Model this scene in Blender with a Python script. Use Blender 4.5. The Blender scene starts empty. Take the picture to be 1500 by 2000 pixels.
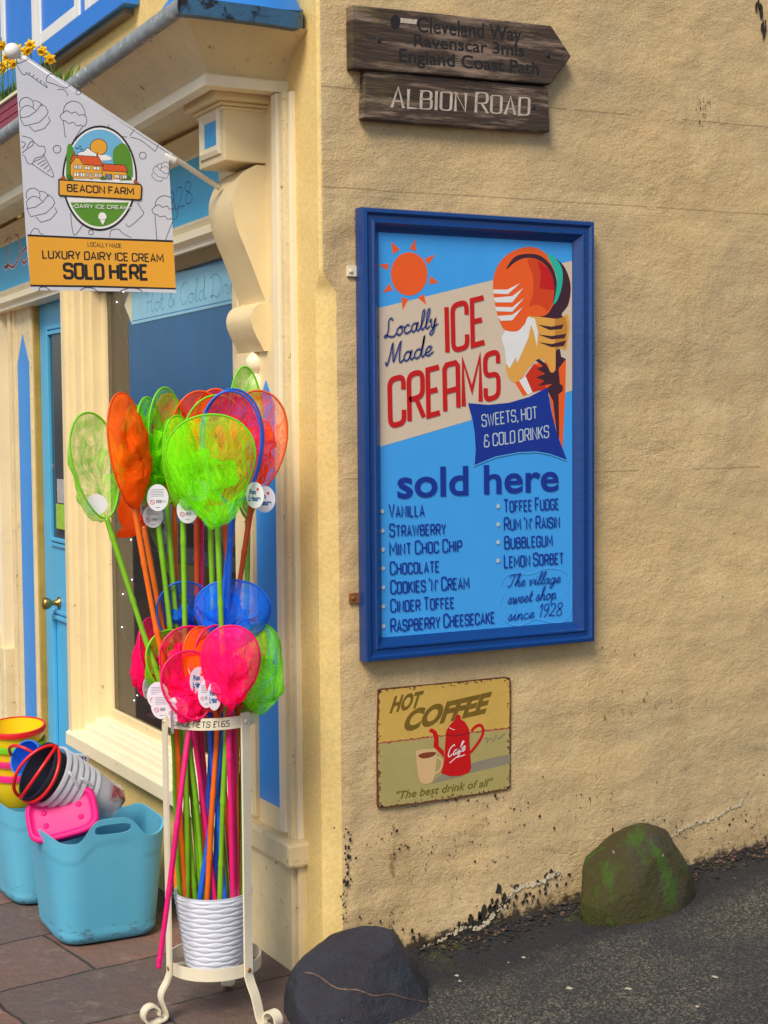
import bpy, bmesh, math, random
from mathutils import Vector, Matrix, noise
R = math.radians
scene = bpy.context.scene
COL = scene.collection

# ------------------------------------------------------------------ camera
YAW, PITCH, ROLL = R(28.2), R(-3.4), R(0.5)
FPX, PX, PY = 3043.0, 750.0, 1000.0
CAM = Vector((-1.8031, -3.7070, 1.4877))
f0 = Vector((math.sin(YAW), math.cos(YAW), 0)); r0 = Vector((math.cos(YAW), -math.sin(YAW), 0))
fw = (f0 * math.cos(PITCH) + Vector((0, 0, math.sin(PITCH)))).normalized()
u0 = r0.cross(fw)
rt = (r0 * math.cos(ROLL) - u0 * math.sin(ROLL)).normalized(); up = rt.cross(fw)
cd = bpy.data.cameras.new('camera'); cam = bpy.data.objects.new('camera', cd); COL.objects.link(cam)
cam.matrix_world = Matrix(((rt.x, up.x, -fw.x, CAM.x), (rt.y, up.y, -fw.y, CAM.y), (rt.z, up.z, -fw.z, CAM.z), (0, 0, 0, 1)))
cd.sensor_fit = 'VERTICAL'; cd.sensor_height = 36; cd.lens = FPX * 36 / 2000; cd.clip_start = .05; cd.clip_end = 500
scene.camera = cam

# ------------------------------------------------------------------ light
SUN_EL, SUN_AZ = R(46), R(-130)          # azimuth clockwise from +Y
w = bpy.data.worlds.new('World'); scene.world = w; w.use_nodes = True
nt = w.node_tree; bg = nt.nodes['Background']
sky = nt.nodes.new('ShaderNodeTexSky'); sky.sky_type = 'NISHITA'; sky.sun_disc = False
sky.sun_elevation = SUN_EL; sky.sun_rotation = SUN_AZ; sky.dust_density = 2.0; sky.air_density = 1.0; sky.ozone_density = 1.0
nt.links.new(sky.outputs[0], bg.inputs[0]); bg.inputs[1].default_value = 0.095
sd = bpy.data.lights.new('sun', 'SUN'); sd.energy = 2.6; sd.angle = R(24); sd.color = (1, .90, .72)
so = bpy.data.objects.new('sun', sd); COL.objects.link(so)
sv = Vector((math.sin(SUN_AZ) * math.cos(SUN_EL), math.cos(SUN_AZ) * math.cos(SUN_EL), math.sin(SUN_EL)))
so.rotation_euler = sv.to_track_quat('Z', 'Y').to_euler(); so.location = sv * 20
scene.view_settings.view_transform = 'Standard'; scene.view_settings.look = 'None'
scene.view_settings.exposure = 0.40; scene.view_settings.gamma = 1.0
scene.render.engine = 'CYCLES'
scene.cycles.transparent_max_bounces = 24; scene.cycles.max_bounces = 7; scene.cycles.use_denoising = True

# ------------------------------------------------------------------ picture points -> points on the real surfaces
def ray(px, py): return fw + rt * ((px - PX) / FPX) - up * ((py - PY) / FPX)
def at(px, py, axis, val):
    d = ray(px, py); return CAM + d * ((val - CAM[axis]) / d[axis])
STAND = Vector((-.33, -.01, 0)); SDEP = (STAND - CAM).dot(f0)
def vp(px, py, off=0):
    d = ray(px, py); return CAM + d * ((SDEP + off) / d.dot(f0))

# ------------------------------------------------------------------ materials
def lin(c):
    if isinstance(c, str):
        c = [int(c[i:i + 2], 16) / 255 for i in (0, 2, 4)]
        c = [x / 12.92 if x <= .04045 else ((x + .055) / 1.055) ** 2.4 for x in c]
    return (c[0], c[1], c[2], 1)
class NT:
    def __init__(s, m): s.t = m.node_tree; s.n = s.t.nodes; s.l = s.t.links
    def add(s, typ, **kw):
        n = s.n.new(typ)
        for k, v in kw.items(): setattr(n, k, v)
        return n
    def link(s, a, b): s.l.new(a, b)
    def noise(s, scale, detail=4, rough=.6, vec=None, dist=0):
        n = s.add('ShaderNodeTexNoise'); n.inputs['Scale'].default_value = scale; n.inputs['Detail'].default_value = detail
        n.inputs['Roughness'].default_value = rough; n.inputs['Distortion'].default_value = dist
        if vec is not None: s.link(vec, n.inputs['Vector'])
        return n.outputs['Fac']
    def ramp(s, fac, stops):
        n = s.add('ShaderNodeValToRGB'); e = n.color_ramp.elements
        while len(e) < len(stops): e.new(.5)
        for i, (p, c) in enumerate(stops):
            e[i].position = p; e[i].color = (c, c, c, 1) if isinstance(c, (int, float)) else lin(c)
        s.link(fac, n.inputs[0]); return n.outputs[0]
    def math(s, op, a, b=None, c=None):
        n = s.add('ShaderNodeMath', operation=op)
        for i, v in enumerate((a, b, c)):
            if v is None: continue
            if isinstance(v, (int, float)): n.inputs[i].default_value = v
            else: s.link(v, n.inputs[i])
        return n.outputs[0]
    def mix(s, fac, a, b, mode='MIX'):
        n = s.add('ShaderNodeMix', data_type='RGBA', blend_type=mode)
        for inp, v in ((n.inputs[0], fac), (n.inputs[6], a), (n.inputs[7], b)):
            if isinstance(v, (int, float)): inp.default_value = v
            elif isinstance(v, (tuple, list, str)): inp.default_value = lin(v)
            else: s.link(v, inp)
        return n.outputs[2]
    def coord(s, scale=None, out='Object'):
        t = s.add('ShaderNodeTexCoord').outputs[out]
        if scale is None: return t
        m = s.add('ShaderNodeMapping'); m.inputs['Scale'].default_value = scale; s.link(t, m.inputs[0]); return m.outputs[0]
    def wpos(s, scale=None):
        t = s.add('ShaderNodeNewGeometry').outputs['Position']
        if scale is None: return t
        m = s.add('ShaderNodeMapping'); m.inputs['Scale'].default_value = scale; s.link(t, m.inputs[0]); return m.outputs[0]
    def bump(s, h, dist, strength=1, normal=None):
        b = s.add('ShaderNodeBump'); b.inputs['Distance'].default_value = dist; b.inputs['Strength'].default_value = strength
        s.link(h, b.inputs['Height'])
        if normal is not None: s.link(normal, b.inputs['Normal'])
        return b.outputs[0]
def newmat(name):
    m = bpy.data.materials.new(name); m.use_nodes = True
    return m, NT(m), m.node_tree.nodes['Principled BSDF']
MC = {}
def mat(name, col, rough=.5, var=.12, vscale=8, bump=0, bscale=60, dirt=None, dscale=20, dth=.62, metal=0, coat=0, emit=0):
    if name in MC: return MC[name]
    m, t, b = newmat(name); b.inputs['Roughness'].default_value = rough; b.inputs['Metallic'].default_value = metal
    c = lin(col); p = t.wpos()
    n = t.noise(vscale, 5, .6, p)
    f = t.ramp(n, [(.3, 1 - var), (.7, 1.0)])
    colr = t.mix(1.0, c[:3], f, 'MULTIPLY')
    if dirt:
        d = t.noise(dscale, 8, .7, p); dm = t.ramp(d, [(dth, 0.0), (dth + .07, 1.0)])
        colr = t.mix(dm, colr, dirt)
    t.link(colr, b.inputs['Base Color'])
    if bump:
        t.link(t.bump(t.noise(bscale, 5, .6, p), bump), b.inputs['Normal'])
    if coat: b.inputs['Coat Weight'].default_value = coat; b.inputs['Coat Roughness'].default_value = .12
    if emit: b.inputs['Emission Color'].default_value = c; b.inputs['Emission Strength'].default_value = emit
    MC[name] = m; return m

def wall_material(name, base, alt, side):
    m, t, b = newmat(name); p = t.wpos(); b.inputs['Roughness'].default_value = .72
    sep = t.add('ShaderNodeSeparateXYZ'); t.link(p, sep.inputs[0]); X, Y, Z = sep.outputs
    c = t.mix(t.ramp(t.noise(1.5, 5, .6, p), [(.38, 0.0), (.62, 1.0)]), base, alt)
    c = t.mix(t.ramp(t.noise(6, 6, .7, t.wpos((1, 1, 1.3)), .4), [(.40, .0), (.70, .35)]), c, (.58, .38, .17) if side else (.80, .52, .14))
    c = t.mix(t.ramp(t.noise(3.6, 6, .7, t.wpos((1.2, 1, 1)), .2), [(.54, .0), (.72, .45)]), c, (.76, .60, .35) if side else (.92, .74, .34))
    c = t.mix(t.ramp(t.noise(90, 4, .7, p), [(.35, .22), (.6, 0.0)]), c, (.20, .14, .07))
    # ochre stains and dark specks, more of them towards the foot of the wall
    ground = t.math('SUBTRACT', Z, t.math('MULTIPLY', X, .085)) if side else Z
    low = t.ramp(ground, [(.05, .14), (1.0, 0.0)]) if side else t.ramp(ground, [(.0, .05), (.5, 0.0)])
    ps = t.wpos((1, 1, .32))
    st = t.math('ADD', t.noise(17, 8, .72, ps, .6), t.math('MULTIPLY', low, .8))
    c = t.mix(t.ramp(st, [(.66, 0.0), (.78, .55)]), c, (.36, .22, .08))
    sp = t.math('ADD', t.noise(42, 6, .75, p, .3), t.math('MULTIPLY', low, 1.0))
    c = t.mix(t.ramp(sp, [(.735, 0.0), (.765, .9)]), c, (.045, .035, .022))
    if side:
        # thin soot runs high on the wall
        pv = t.wpos((30, 30, .9)); hi = t.ramp(Z, [(1.9, 0.0), (2.6, 1.0)])
        hi = t.math('MULTIPLY', t.math('GREATER_THAN', Z, 1.95), .25)
        c = t.mix(t.math('MULTIPLY', t.ramp(t.noise(1.0, 4, .6, pv), [(.70, 0.0), (.78, 1.0)]), hi), c, (.12, .09, .05))
        # grimy joint where the render meets the lane
        g2 = t.math('ADD', ground, t.math('MULTIPLY', t.math('SUBTRACT', t.noise(26, 6, .75, p), .5), .16))
        c = t.mix(t.ramp(t.math('ADD', g2, .5), [(.508, .95), (.535, 0.0)]), c, (.035, .028, .02))
    if side:
        zw = t.math('ADD', Z, t.math('MULTIPLY', t.math('SUBTRACT', t.noise(6, 4, .6, p), .5), .008))
        for zj, sl, th in ((2.357, .010, .50), (2.098, .006, .47), (1.33, 0, .60)):
            dj = t.math('ABSOLUTE', t.math('SUBTRACT', t.math('SUBTRACT', zw, t.math('MULTIPLY', X, sl)), zj))
            on = t.math('MULTIPLY', t.math('LESS_THAN', dj, .0022), t.math('GREATER_THAN', t.noise(2.4, 3, .6, t.wpos((1, 1, .2))), th - .06))
            c = t.mix(t.math('MULTIPLY', on, .55), c, (.24, .16, .07))
        vs_ = t.ramp(t.noise(1, 5, .6, t.wpos((7, 7, .8)), .3), [(.60, 0.0), (.70, .30)]); c = t.mix(vs_, c, (.42, .29, .13))
    t.link(c, b.inputs['Base Color'])
    h1 = t.noise(6, 6, .6, t.wpos((1, 1, 1.4)), .15)
    h2 = t.noise(30, 7, .72, t.wpos((1, 1, 1.5)), .25); h3 = t.noise(150, 4, .7, p)
    amp = .9 if side else .25
    mk = t.ramp(t.noise(2.4, 4, .6, t.wpos((1, 1, 1.6))), [(.42, .25), (.62, 1.0)])
    n0 = t.bump(t.noise(3.2, 2, .5, t.wpos((1, 1, 1.3))), .028 * amp)
    n1 = t.bump(h1, .012 * amp, 1, n0); n2 = t.bump(t.math('MULTIPLY', h2, mk), .0058 * amp, 1, n1); n3 = t.bump(h3, .0026 * amp, 1, n2)
    if side:
        # trowel ridges and ashlar joint lines struck into the render
        rd = t.math('ABSOLUTE', t.math('SUBTRACT', t.noise(4, 5, .62, t.wpos((1, 1, 2.2)), .3), .56))
        n3 = t.bump(t.math('MULTIPLY', t.ramp(rd, [(0.0, 0.0), (.02, 1.0)]), t.ramp(t.noise(1.9, 3, .5, p), [(.56, 0.0), (.66, 1.0)])), .0010, 1, n3)
        wob = t.math('MULTIPLY', t.math('SUBTRACT', t.noise(3, 3, .5, p), .5), .012)
        zz = t.math('ADD', Z, wob); prev = n3
        for zj in (2.36, 2.075, 1.55, 1.02):
            dz = t.math('ABSOLUTE', t.math('SUBTRACT', zz, zj))
            brk = t.math('MULTIPLY', t.math('GREATER_THAN', t.noise(2.6, 2, .5, t.wpos((1, 1, .1))), .46 if zj > 2 else .56), .012)
            prev = t.bump(t.math('MULTIPLY', t.math('LESS_THAN', dz, .0035), t.math('MULTIPLY', brk, 83.)), -.006, 1, prev)
        n3 = prev
    t.link(n3, b.inputs['Normal']); return m

CREAM = (.72, .57, .33)
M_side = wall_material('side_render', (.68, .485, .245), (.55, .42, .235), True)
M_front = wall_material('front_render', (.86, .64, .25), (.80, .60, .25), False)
M_cream = mat('cream_paint', (.84, .68, .39), .42, .10, 6, .0012, 40, (.45, .30, .12), 18, .64)
M_creamw = mat('pale_cream_paint', (.88, .78, .56), .42, .08, 6, .001, 40, (.40, .28, .14), 16, .66)
M_creamold = mat('worn_cream_paint', (.80, .66, .40), .5, .15, 9, .002, 70, (.22, .16, .09), 30, .61)
M_blue = mat('sky_blue_paint', (.008, .27, .82), .35, .08, 5, .0006, 40)
M_door = mat('door_blue_paint', (.08, .46, .80), .32, .10, 5, .0008, 40)
M_bluedk = mat('window_blue_paint', (.02, .20, .75), .35, .08)
M_lead = mat('lead_flashing', (.30, .34, .37), .7, .45, 26, .002, 70, (.60, .62, .62), 30, .58)
M_leadblue = mat('blue_painted_lead', (.05, .15, .28), .4, .4, 9, .002, 60, (.012, .014, .02), 16, .53)
M_hood = mat('blue_hood_paint', (.03, .22, .68), .3, .2, 4, .001, 30)
M_dark = mat('dark_interior', (.035, .035, .04), .8)
M_brown = mat('grey_brown_board', (.20, .17, .14), .7, .25, 5)
M_brass = mat('brass', (.42, .27, .08), .3, .2, 20, metal=.9)
M_ochre = mat('ochre_strip', (.50, .32, .06), .5, .3, 10)
M_frame = mat('poster_frame_blue', (.002, .045, .22), .34, .12, 10, .001, 60, coat=.25)
M_white = mat('white_paint', (.82, .82, .80), .4, .05)
M_red = mat('dark_red_paint', (.30, .02, .04), .4, .2, 15)
M_black = mat('black_ink', (.02, .02, .022), .5, 0)
M_iron = mat('cream_painted_iron', (.78, .71, .54), .42, .10, 12, .0008, 120, (.40, .17, .04), 26, .64)
M_screw = mat('rusty_screw', (.36, .15, .05), .5, .4, 80, metal=.4)

def glass_mat():
    m, t, b = newmat('window_glass'); o = t.n['Material Output']; t.n.remove(b)
    tr = t.add('ShaderNodeBsdfTransparent'); tr.inputs[0].default_value = (.96, .97, .99, 1)
    gl = t.add('ShaderNodeBsdfGlossy'); gl.inputs['Roughness'].default_value = .03
    fr = t.add('ShaderNodeFresnel'); fr.inputs[0].default_value = 1.5
    mx = t.add('ShaderNodeMixShader'); t.link(fr.outputs[0], mx.inputs[0]); t.link(tr.outputs[0], mx.inputs[1]); t.link(gl.outputs[0], mx.inputs[2])
    t.link(mx.outputs[0], o.inputs[0]); return m
M_glass = glass_mat()

def mesh_fabric(name, col, lo=.42, hi=.93):
    if name in MC: return MC[name]
    m, t, b = newmat(name); o = t.n['Material Output']; t.n.remove(b)
    uv = t.add('ShaderNodeUVMap'); mp = t.add('ShaderNodeMapping'); mp.inputs['Scale'].default_value = (5, 1.6, 1); t.link(uv.outputs[0], mp.inputs[0])
    nz = t.noise(2.0, 4, .55, mp.outputs[0], 1.6)
    oi = t.add('ShaderNodeObjectInfo')
    a = t.ramp(nz, [(.34, lo), (.68, hi)])
    c = lin(col); cc = t.mix(t.ramp(t.noise(38, 4, .6, t.wpos()), [(.3, 0.0), (.7, .25)]), c[:3], tuple(min(1, x * 1.0 + .05) for x in c[:3]))
    d = t.add('ShaderNodeBsdfDiffuse'); tl = t.add('ShaderNodeBsdfTranslucent'); t.link(cc, d.inputs[0]); t.link(cc, tl.inputs[0]); bn = t.bump(t.noise(5, 6, .7, mp.outputs[0], 1.0), .005); t.link(bn, d.inputs['Normal'])
    m1 = t.add('ShaderNodeMixShader'); m1.inputs[0].default_value = .38; t.link(d.outputs[0], m1.inputs[1]); t.link(tl.outputs[0], m1.inputs[2])
    tr = t.add('ShaderNodeBsdfTransparent'); mx = t.add('ShaderNodeMixShader')
    t.link(a, mx.inputs[0]); t.link(tr.outputs[0], mx.inputs[1]); t.link(m1.outputs[0], mx.inputs[2]); t.link(mx.outputs[0], o.inputs[0])
    MC[name] = m; return m

# ------------------------------------------------------------------ mesh helpers
class MB:
    def __init__(s): s.v = []; s.f = []; s.m = []; s.uv = {}
    def add(s, vs, fs, m=0):
        o = len(s.v); s.v += [Vector(v) for v in vs]
        for f in fs: s.f.append([i + o for i in f]); s.m.append(m)
        return o
    def box(s, x0, x1, y0, y1, z0, z1, m=0):
        s.add([(x, y, z) for z in (z0, z1) for y in (y0, y1) for x in (x0, x1)],
              [(0, 2, 3, 1), (4, 5, 7, 6), (0, 1, 5, 4), (2, 6, 7, 3), (0, 4, 6, 2), (1, 3, 7, 5)], m)
    def prism(s, base, vec, m=0, caps=True):
        n = len(base); vec = Vector(vec); base = [Vector(b) for b in base]
        o = s.add(base + [b + vec for b in base], [(i, (i + 1) % n, n + (i + 1) % n, n + i) for i in range(n)], m)
        if caps: s.f += [list(range(o, o + n))[::-1], list(range(o + n, o + 2 * n))]; s.m += [m, m]
    def poly(s, pts, m=0): s.add(pts, [tuple(range(len(pts)))], m)
    def tube(s, pts, r, n=8, m=0, closed=False, caps=True):
        pts = [Vector(p) for p in pts]; N = len(pts); rings = []
        nrm = None
        for i in range(N):
            a = pts[(i - 1) % N] if closed or i > 0 else pts[i]; b = pts[(i + 1) % N] if closed or i < N - 1 else pts[i]
            d = (b - a).normalized()
            if nrm is None:
                nrm = d.orthogonal().normalized()
            nrm = (nrm - d * nrm.dot(d)).normalized(); bn = d.cross(nrm)
            rr = r[i] if isinstance(r, (list, tuple)) else r
            rings += [pts[i] + (nrm * math.cos(2 * math.pi * k / n) + bn * math.sin(2 * math.pi * k / n)) * rr for k in range(n)]
        fs = []
        for i in range(N if closed else N - 1):
            j = (i + 1) % N
            for k in range(n): fs.append((i * n + k, i * n + (k + 1) % n, j * n + (k + 1) % n, j * n + k))
        if not closed and caps: fs += [tuple(range(n))[::-1], tuple(range((N - 1) * n, N * n))]
        s.add(rings, fs, m)
    def band(s, pts, wdt, th, axis_fn, m=0):
        """flat bar: pts path, axis_fn(i)->(width dir, thickness dir)"""
        rings = []; N = len(pts)
        for i, p in enumerate(pts):
            a, b = axis_fn(i); p = Vector(p); ww = wdt[i] if isinstance(wdt, (list, tuple)) else wdt
            rings += [p - a * ww / 2 - b * th / 2, p + a * ww / 2 - b * th / 2, p + a * ww / 2 + b * th / 2, p - a * ww / 2 + b * th / 2]
        fs = [(i * 4 + k, i * 4 + (k + 1) % 4, i * 4 + 4 + (k + 1) % 4, i * 4 + 4 + k) for i in range(N - 1) for k in range(4)]
        fs += [(3, 2, 1, 0), tuple(range(4 * N - 4, 4 * N))]
        s.add(rings, fs, m)
    def lathe(s, prof, c=(0, 0, 0), n=32, m=0, M=None, sweep=2 * math.pi):
        c = Vector(c); N = len(prof); vs = []
        for r, z in prof:
            for k in range(n):
                a = sweep * k / n; p = Vector((r * math.cos(a), r * math.sin(a), z))
                vs.append((M @ p if M else p) + c)
        fs = [(i * n + k, i * n + (k + 1) % n, (i + 1) * n + (k + 1) % n, (i + 1) * n + k) for i in range(N - 1) for k in range(n)]
        s.add(vs, fs, m)
    def build(s, name, mats, parent=None, smooth=False, bevel=0, uv=None, normals=True, auto=None):
        me = bpy.data.meshes.new(name); me.from_pydata([tuple(v) for v in s.v], [], s.f); me.update()
        if not isinstance(mats, (list, tuple)): mats = [mats]
        for mm in mats: me.materials.append(mm)
        for p, mi in zip(me.polygons, s.m): p.material_index = mi; p.use_smooth = smooth
        if uv:
            l = me.uv_layers.new(name='uv')
            for lp in me.loops: l.data[lp.index].uv = uv[lp.vertex_index]
        if normals and not uv:
            bm = bmesh.new(); bm.from_mesh(me); bmesh.ops.recalc_face_normals(bm, faces=bm.faces); bm.to_mesh(me); bm.free()
        o = bpy.data.objects.new(name, me); COL.objects.link(o)
        if parent is not None: o.parent = parent; o.matrix_parent_inverse = parent.matrix_world.inverted() if False else Matrix.Translation(-parent.location)
        if bevel:
            b = o.modifiers.new('bevel', 'BEVEL'); b.width = bevel; b.segments = 2; b.limit_method = 'ANGLE'; b.angle_limit = R(35)
        if auto: me.set_sharp_from_angle(angle=R(auto))
        return o
def tag(o, label=None, cat=None, group=None, kind=None):
    for k, v in (('label', label), ('category', cat), ('group', group), ('kind', kind)):
        if v: o[k] = v
    return o
def thing(name, loc, label, cat, group=None):
    o = bpy.data.objects.new(name, None); o.empty_display_size = .05; o.location = loc; COL.objects.link(o)
    return tag(o, label, cat, group)
def smooth_closed(pts, k=6):
    n = len(pts); out = []
    for i in range(n):
        p0, p1, p2, p3 = pts[(i - 1) % n], pts[i], pts[(i + 1) % n], pts[(i + 2) % n]
        for j in range(k):
            t = j / k; out.append(tuple(.5 * ((2 * b) + (-a + c) * t + (2 * a - 5 * b + 4 * c - d) * t * t + (-a + 3 * b - 3 * c + d) * t ** 3) for a, b, c, d in zip(p0, p1, p2, p3)))
    return out
def smooth_open(pts, k=6):
    n = len(pts); out = []
    for i in range(n - 1):
        p0, p1, p2, p3 = pts[max(i - 1, 0)], pts[i], pts[i + 1], pts[min(i + 2, n - 1)]
        for j in range(k):
            t = j / k; out.append(tuple(.5 * ((2 * b) + (-a + c) * t + (2 * a - 5 * b + 4 * c - d) * t * t + (-a + 3 * b - 3 * c + d) * t ** 3) for a, b, c, d in zip(p0, p1, p2, p3)))
    out.append(tuple(pts[-1])); return out
def round_poly(pts, r, k=4):
    out = [pts[0]]; closed = pts[0] == pts[-1]; n = len(pts)
    for i in range(1, n - 1):
        a, b, c = Vector(pts[i - 1]), Vector(pts[i]), Vector(pts[i + 1])
        d1 = (a - b); d2 = (c - b); rr = min(r, d1.length * .5, d2.length * .5)
        p, q = b + d1.normalized() * rr, b + d2.normalized() * rr
        for j in range(k + 1):
            t = j / k; out.append(tuple(p * (1 - t) ** 2 + b * 2 * t * (1 - t) + q * t * t))
    out.append(pts[-1]); return out
def circle(cx, cy, rx, ry=None, n=28, a0=0, a1=360):
    ry = rx if ry is None else ry
    return [(cx + rx * math.cos(R(a0 + (a1 - a0) * i / n)), cy + ry * math.sin(R(a0 + (a1 - a0) * i / n))) for i in range(n if a1 - a0 == 360 else n + 1)]

# ------------------------------------------------------------------ flat art laid on a real board
class Board:
    """axis/val: the plane of the board's face; crop (ox,oy,k): tracing coordinates -> picture points; layers step off the face"""
    def __init__(s, axis, val, out, step=.00016): s.ax, s.val, s.out, s.step = axis, val, out, step; s.k = (0, 0, 1); s.n = 0
    def p2(s, X, Y):
        p = at(s.k[0] + X / s.k[2], s.k[1] + Y / s.k[2], s.ax, s.val)
        return Vector((p.x, p.z)) if s.ax == 1 else Vector((-p.y, p.z))
    def p3(s, q, layer):
        o = s.val + s.out * s.step * layer
        return Vector((q[0], o, q[1])) if s.ax == 1 else Vector((o, -q[0], q[1]))
class Art:
    def __init__(s, board): s.b = board; s.mb = MB(); s.mats = []; s.layer = 1; s.tiny = 0
    def mi(s, m):
        if m not in s.mats: s.mats.append(m)
        return s.mats.index(m)
    def fill2(s, q, m):
        s.tiny += 1; q = [Vector(x) for x in q]
        s.mb.poly([s.b.p3(x, s.layer + (s.tiny % 45) * .02) for x in q], s.mi(m))
    def fill(s, pts, m, smooth=False, k=5):
        if smooth: pts = smooth_closed(pts, k)
        s.fill2([s.b.p2(*p) for p in pts], m)
    def stroke2(s, q, wd, m, pen=None):
        q = [Vector(x) for x in q]; qq = [q[0]]
        for x in q[1:]:
            if (x - qq[-1]).length > 1e-5: qq.append(x)
        q = qq; N = len(q)
        if N < 2: return
        closed = (q[0] - q[-1]).length < 1e-5 * 5
        L, Rr = [], []
        for i in range(N):
            a = q[i - 1] if i > 0 else (q[-2] if closed else None); b = q[i + 1] if i < N - 1 else (q[1] if closed else None)
            d1 = (q[i] - a).normalized() if a is not None else None; d2 = (b - q[i]).normalized() if b is not None else None
            d1 = d1 or d2; d2 = d2 or d1
            n1 = Vector((-d1.y, d1.x)); n2 = Vector((-d2.y, d2.x)); mm = n1 + n2
            if mm.length < .25: mm = n1
            mm.normalize(); sc = 1 / max(.5, mm.dot(n1))
            w_ = wd if pen is None else wd * (pen + (1 - pen) * abs((d1 + d2).normalized().y) ** 1.5) if (d1 + d2).length > 1e-6 else wd
            L.append(q[i] + mm * w_ * .5 * sc); Rr.append(q[i] - mm * w_ * .5 * sc)
        s.tiny += 1; z = s.layer + (s.tiny % 45) * .02
        vs = [s.b.p3(x, z) for x in L + Rr]
        s.mb.add(vs, [(i, i + 1, N + i + 1, N + i) for i in range(N - 1)], s.mi(m))
    def stroke(s, pts, wd, m, smooth=False, pen=None, k=5):
        """wd in tracing units"""
        if smooth: pts = smooth_open(pts, k)
        a = s.b.p2(*pts[0]); b = s.b.p2(pts[0][0], pts[0][1] + 100); u = (a - b).length / 100
        s.stroke2([s.b.p2(*p) for p in pts], wd * u, m, pen)
    def frame_of(s, p0, p1, pt):
        O = s.b.p2(*p0); return O, s.b.p2(*p1) - O, s.b.p2(*pt) - O
    def text(s, st, p0, p1, pt, m, font='caps', wd=.12, caps_small=1.0, lean=0, pen=None):
        O, U, V = s.frame_of(p0, p1, pt); s.text2(st, O, U, V, m, font, wd, caps_small, lean, pen)
    def text2(s, st, O, U, V, m, font='caps', wd=.12, caps_small=1.0, lean=0, pen=None):
        h = V.length
        if font == 'sans':
            polys, W, CH = sans(st, wd)
            for vs, fs in polys:
                s.tiny += 1; z = s.layer + (s.tiny % 45) * .02
                s.mb.add([s.b.p3(O + U * (x / W + lean * y / CH * h / U.length) + V * (y / CH), z) for x, y in vs], fs, s.mi(m))
            return
        G = SCRIPT if font == 'script' else CAPS
        x = 0; items = []
        first = True
        for ch in st:
            if ch == ' ': x += .22 if font == 'caps' else .25; first = True; continue
            sc = 1 if (first or caps_small == 1.0) else caps_small
            gw, lines = G[ch]
            for ln in lines:
                if font == 'script': ln = smooth_open(ln, 5)
                elif ch in ROUND: ln = round_poly(ln, .17)
                items.append([(x + a * sc, b * sc) for a, b in ln])
            if font == 'serif' : pass
            x += gw * sc + (.02 if font == 'script' else .16 if font == 'caps' else .2); first = False
        W = x - (.02 if font == 'script' else .16)
        for ln in items:
            s.stroke2([O + U * (a / W + lean * b * h / U.length) + V * b for a, b in ln], wd * h, m, pen)
    def build(s, name, parent, extra=None): return s.mb.build(name, s.mats, parent, normals=False)
SC = {}
def sans(st, off):
    key = (st, off)
    if key in SC: return SC[key]
    def conv(t, o):
        c = bpy.data.curves.new('t', 'FONT'); c.body = t; c.size = 1; c.fill_mode = 'FRONT'; c.offset = o; c.resolution_u = 4
        ob = bpy.data.objects.new('t', c); COL.objects.link(ob); dg = bpy.context.evaluated_depsgraph_get(); dg.update()
        me = bpy.data.meshes.new_from_object(ob.evaluated_get(dg)); r = ([(v.co.x, v.co.y) for v in me.vertices], [tuple(p.vertices) for p in me.polygons])
        bpy.data.objects.remove(ob); bpy.data.curves.remove(c); bpy.data.meshes.remove(me); return r
    hv, _ = conv('H', 0); ch = max(y for x, y in hv)
    v, f = conv(st, off); x0 = min(x for x, y in v); W = max(x for x, y in v) - x0
    SC[key] = ([([(x - x0, y) for x, y in v], f)], W, ch); return SC[key]
ROUND = set('BCDGJOPQRSU0235689&e,')
w4 = .4
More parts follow.
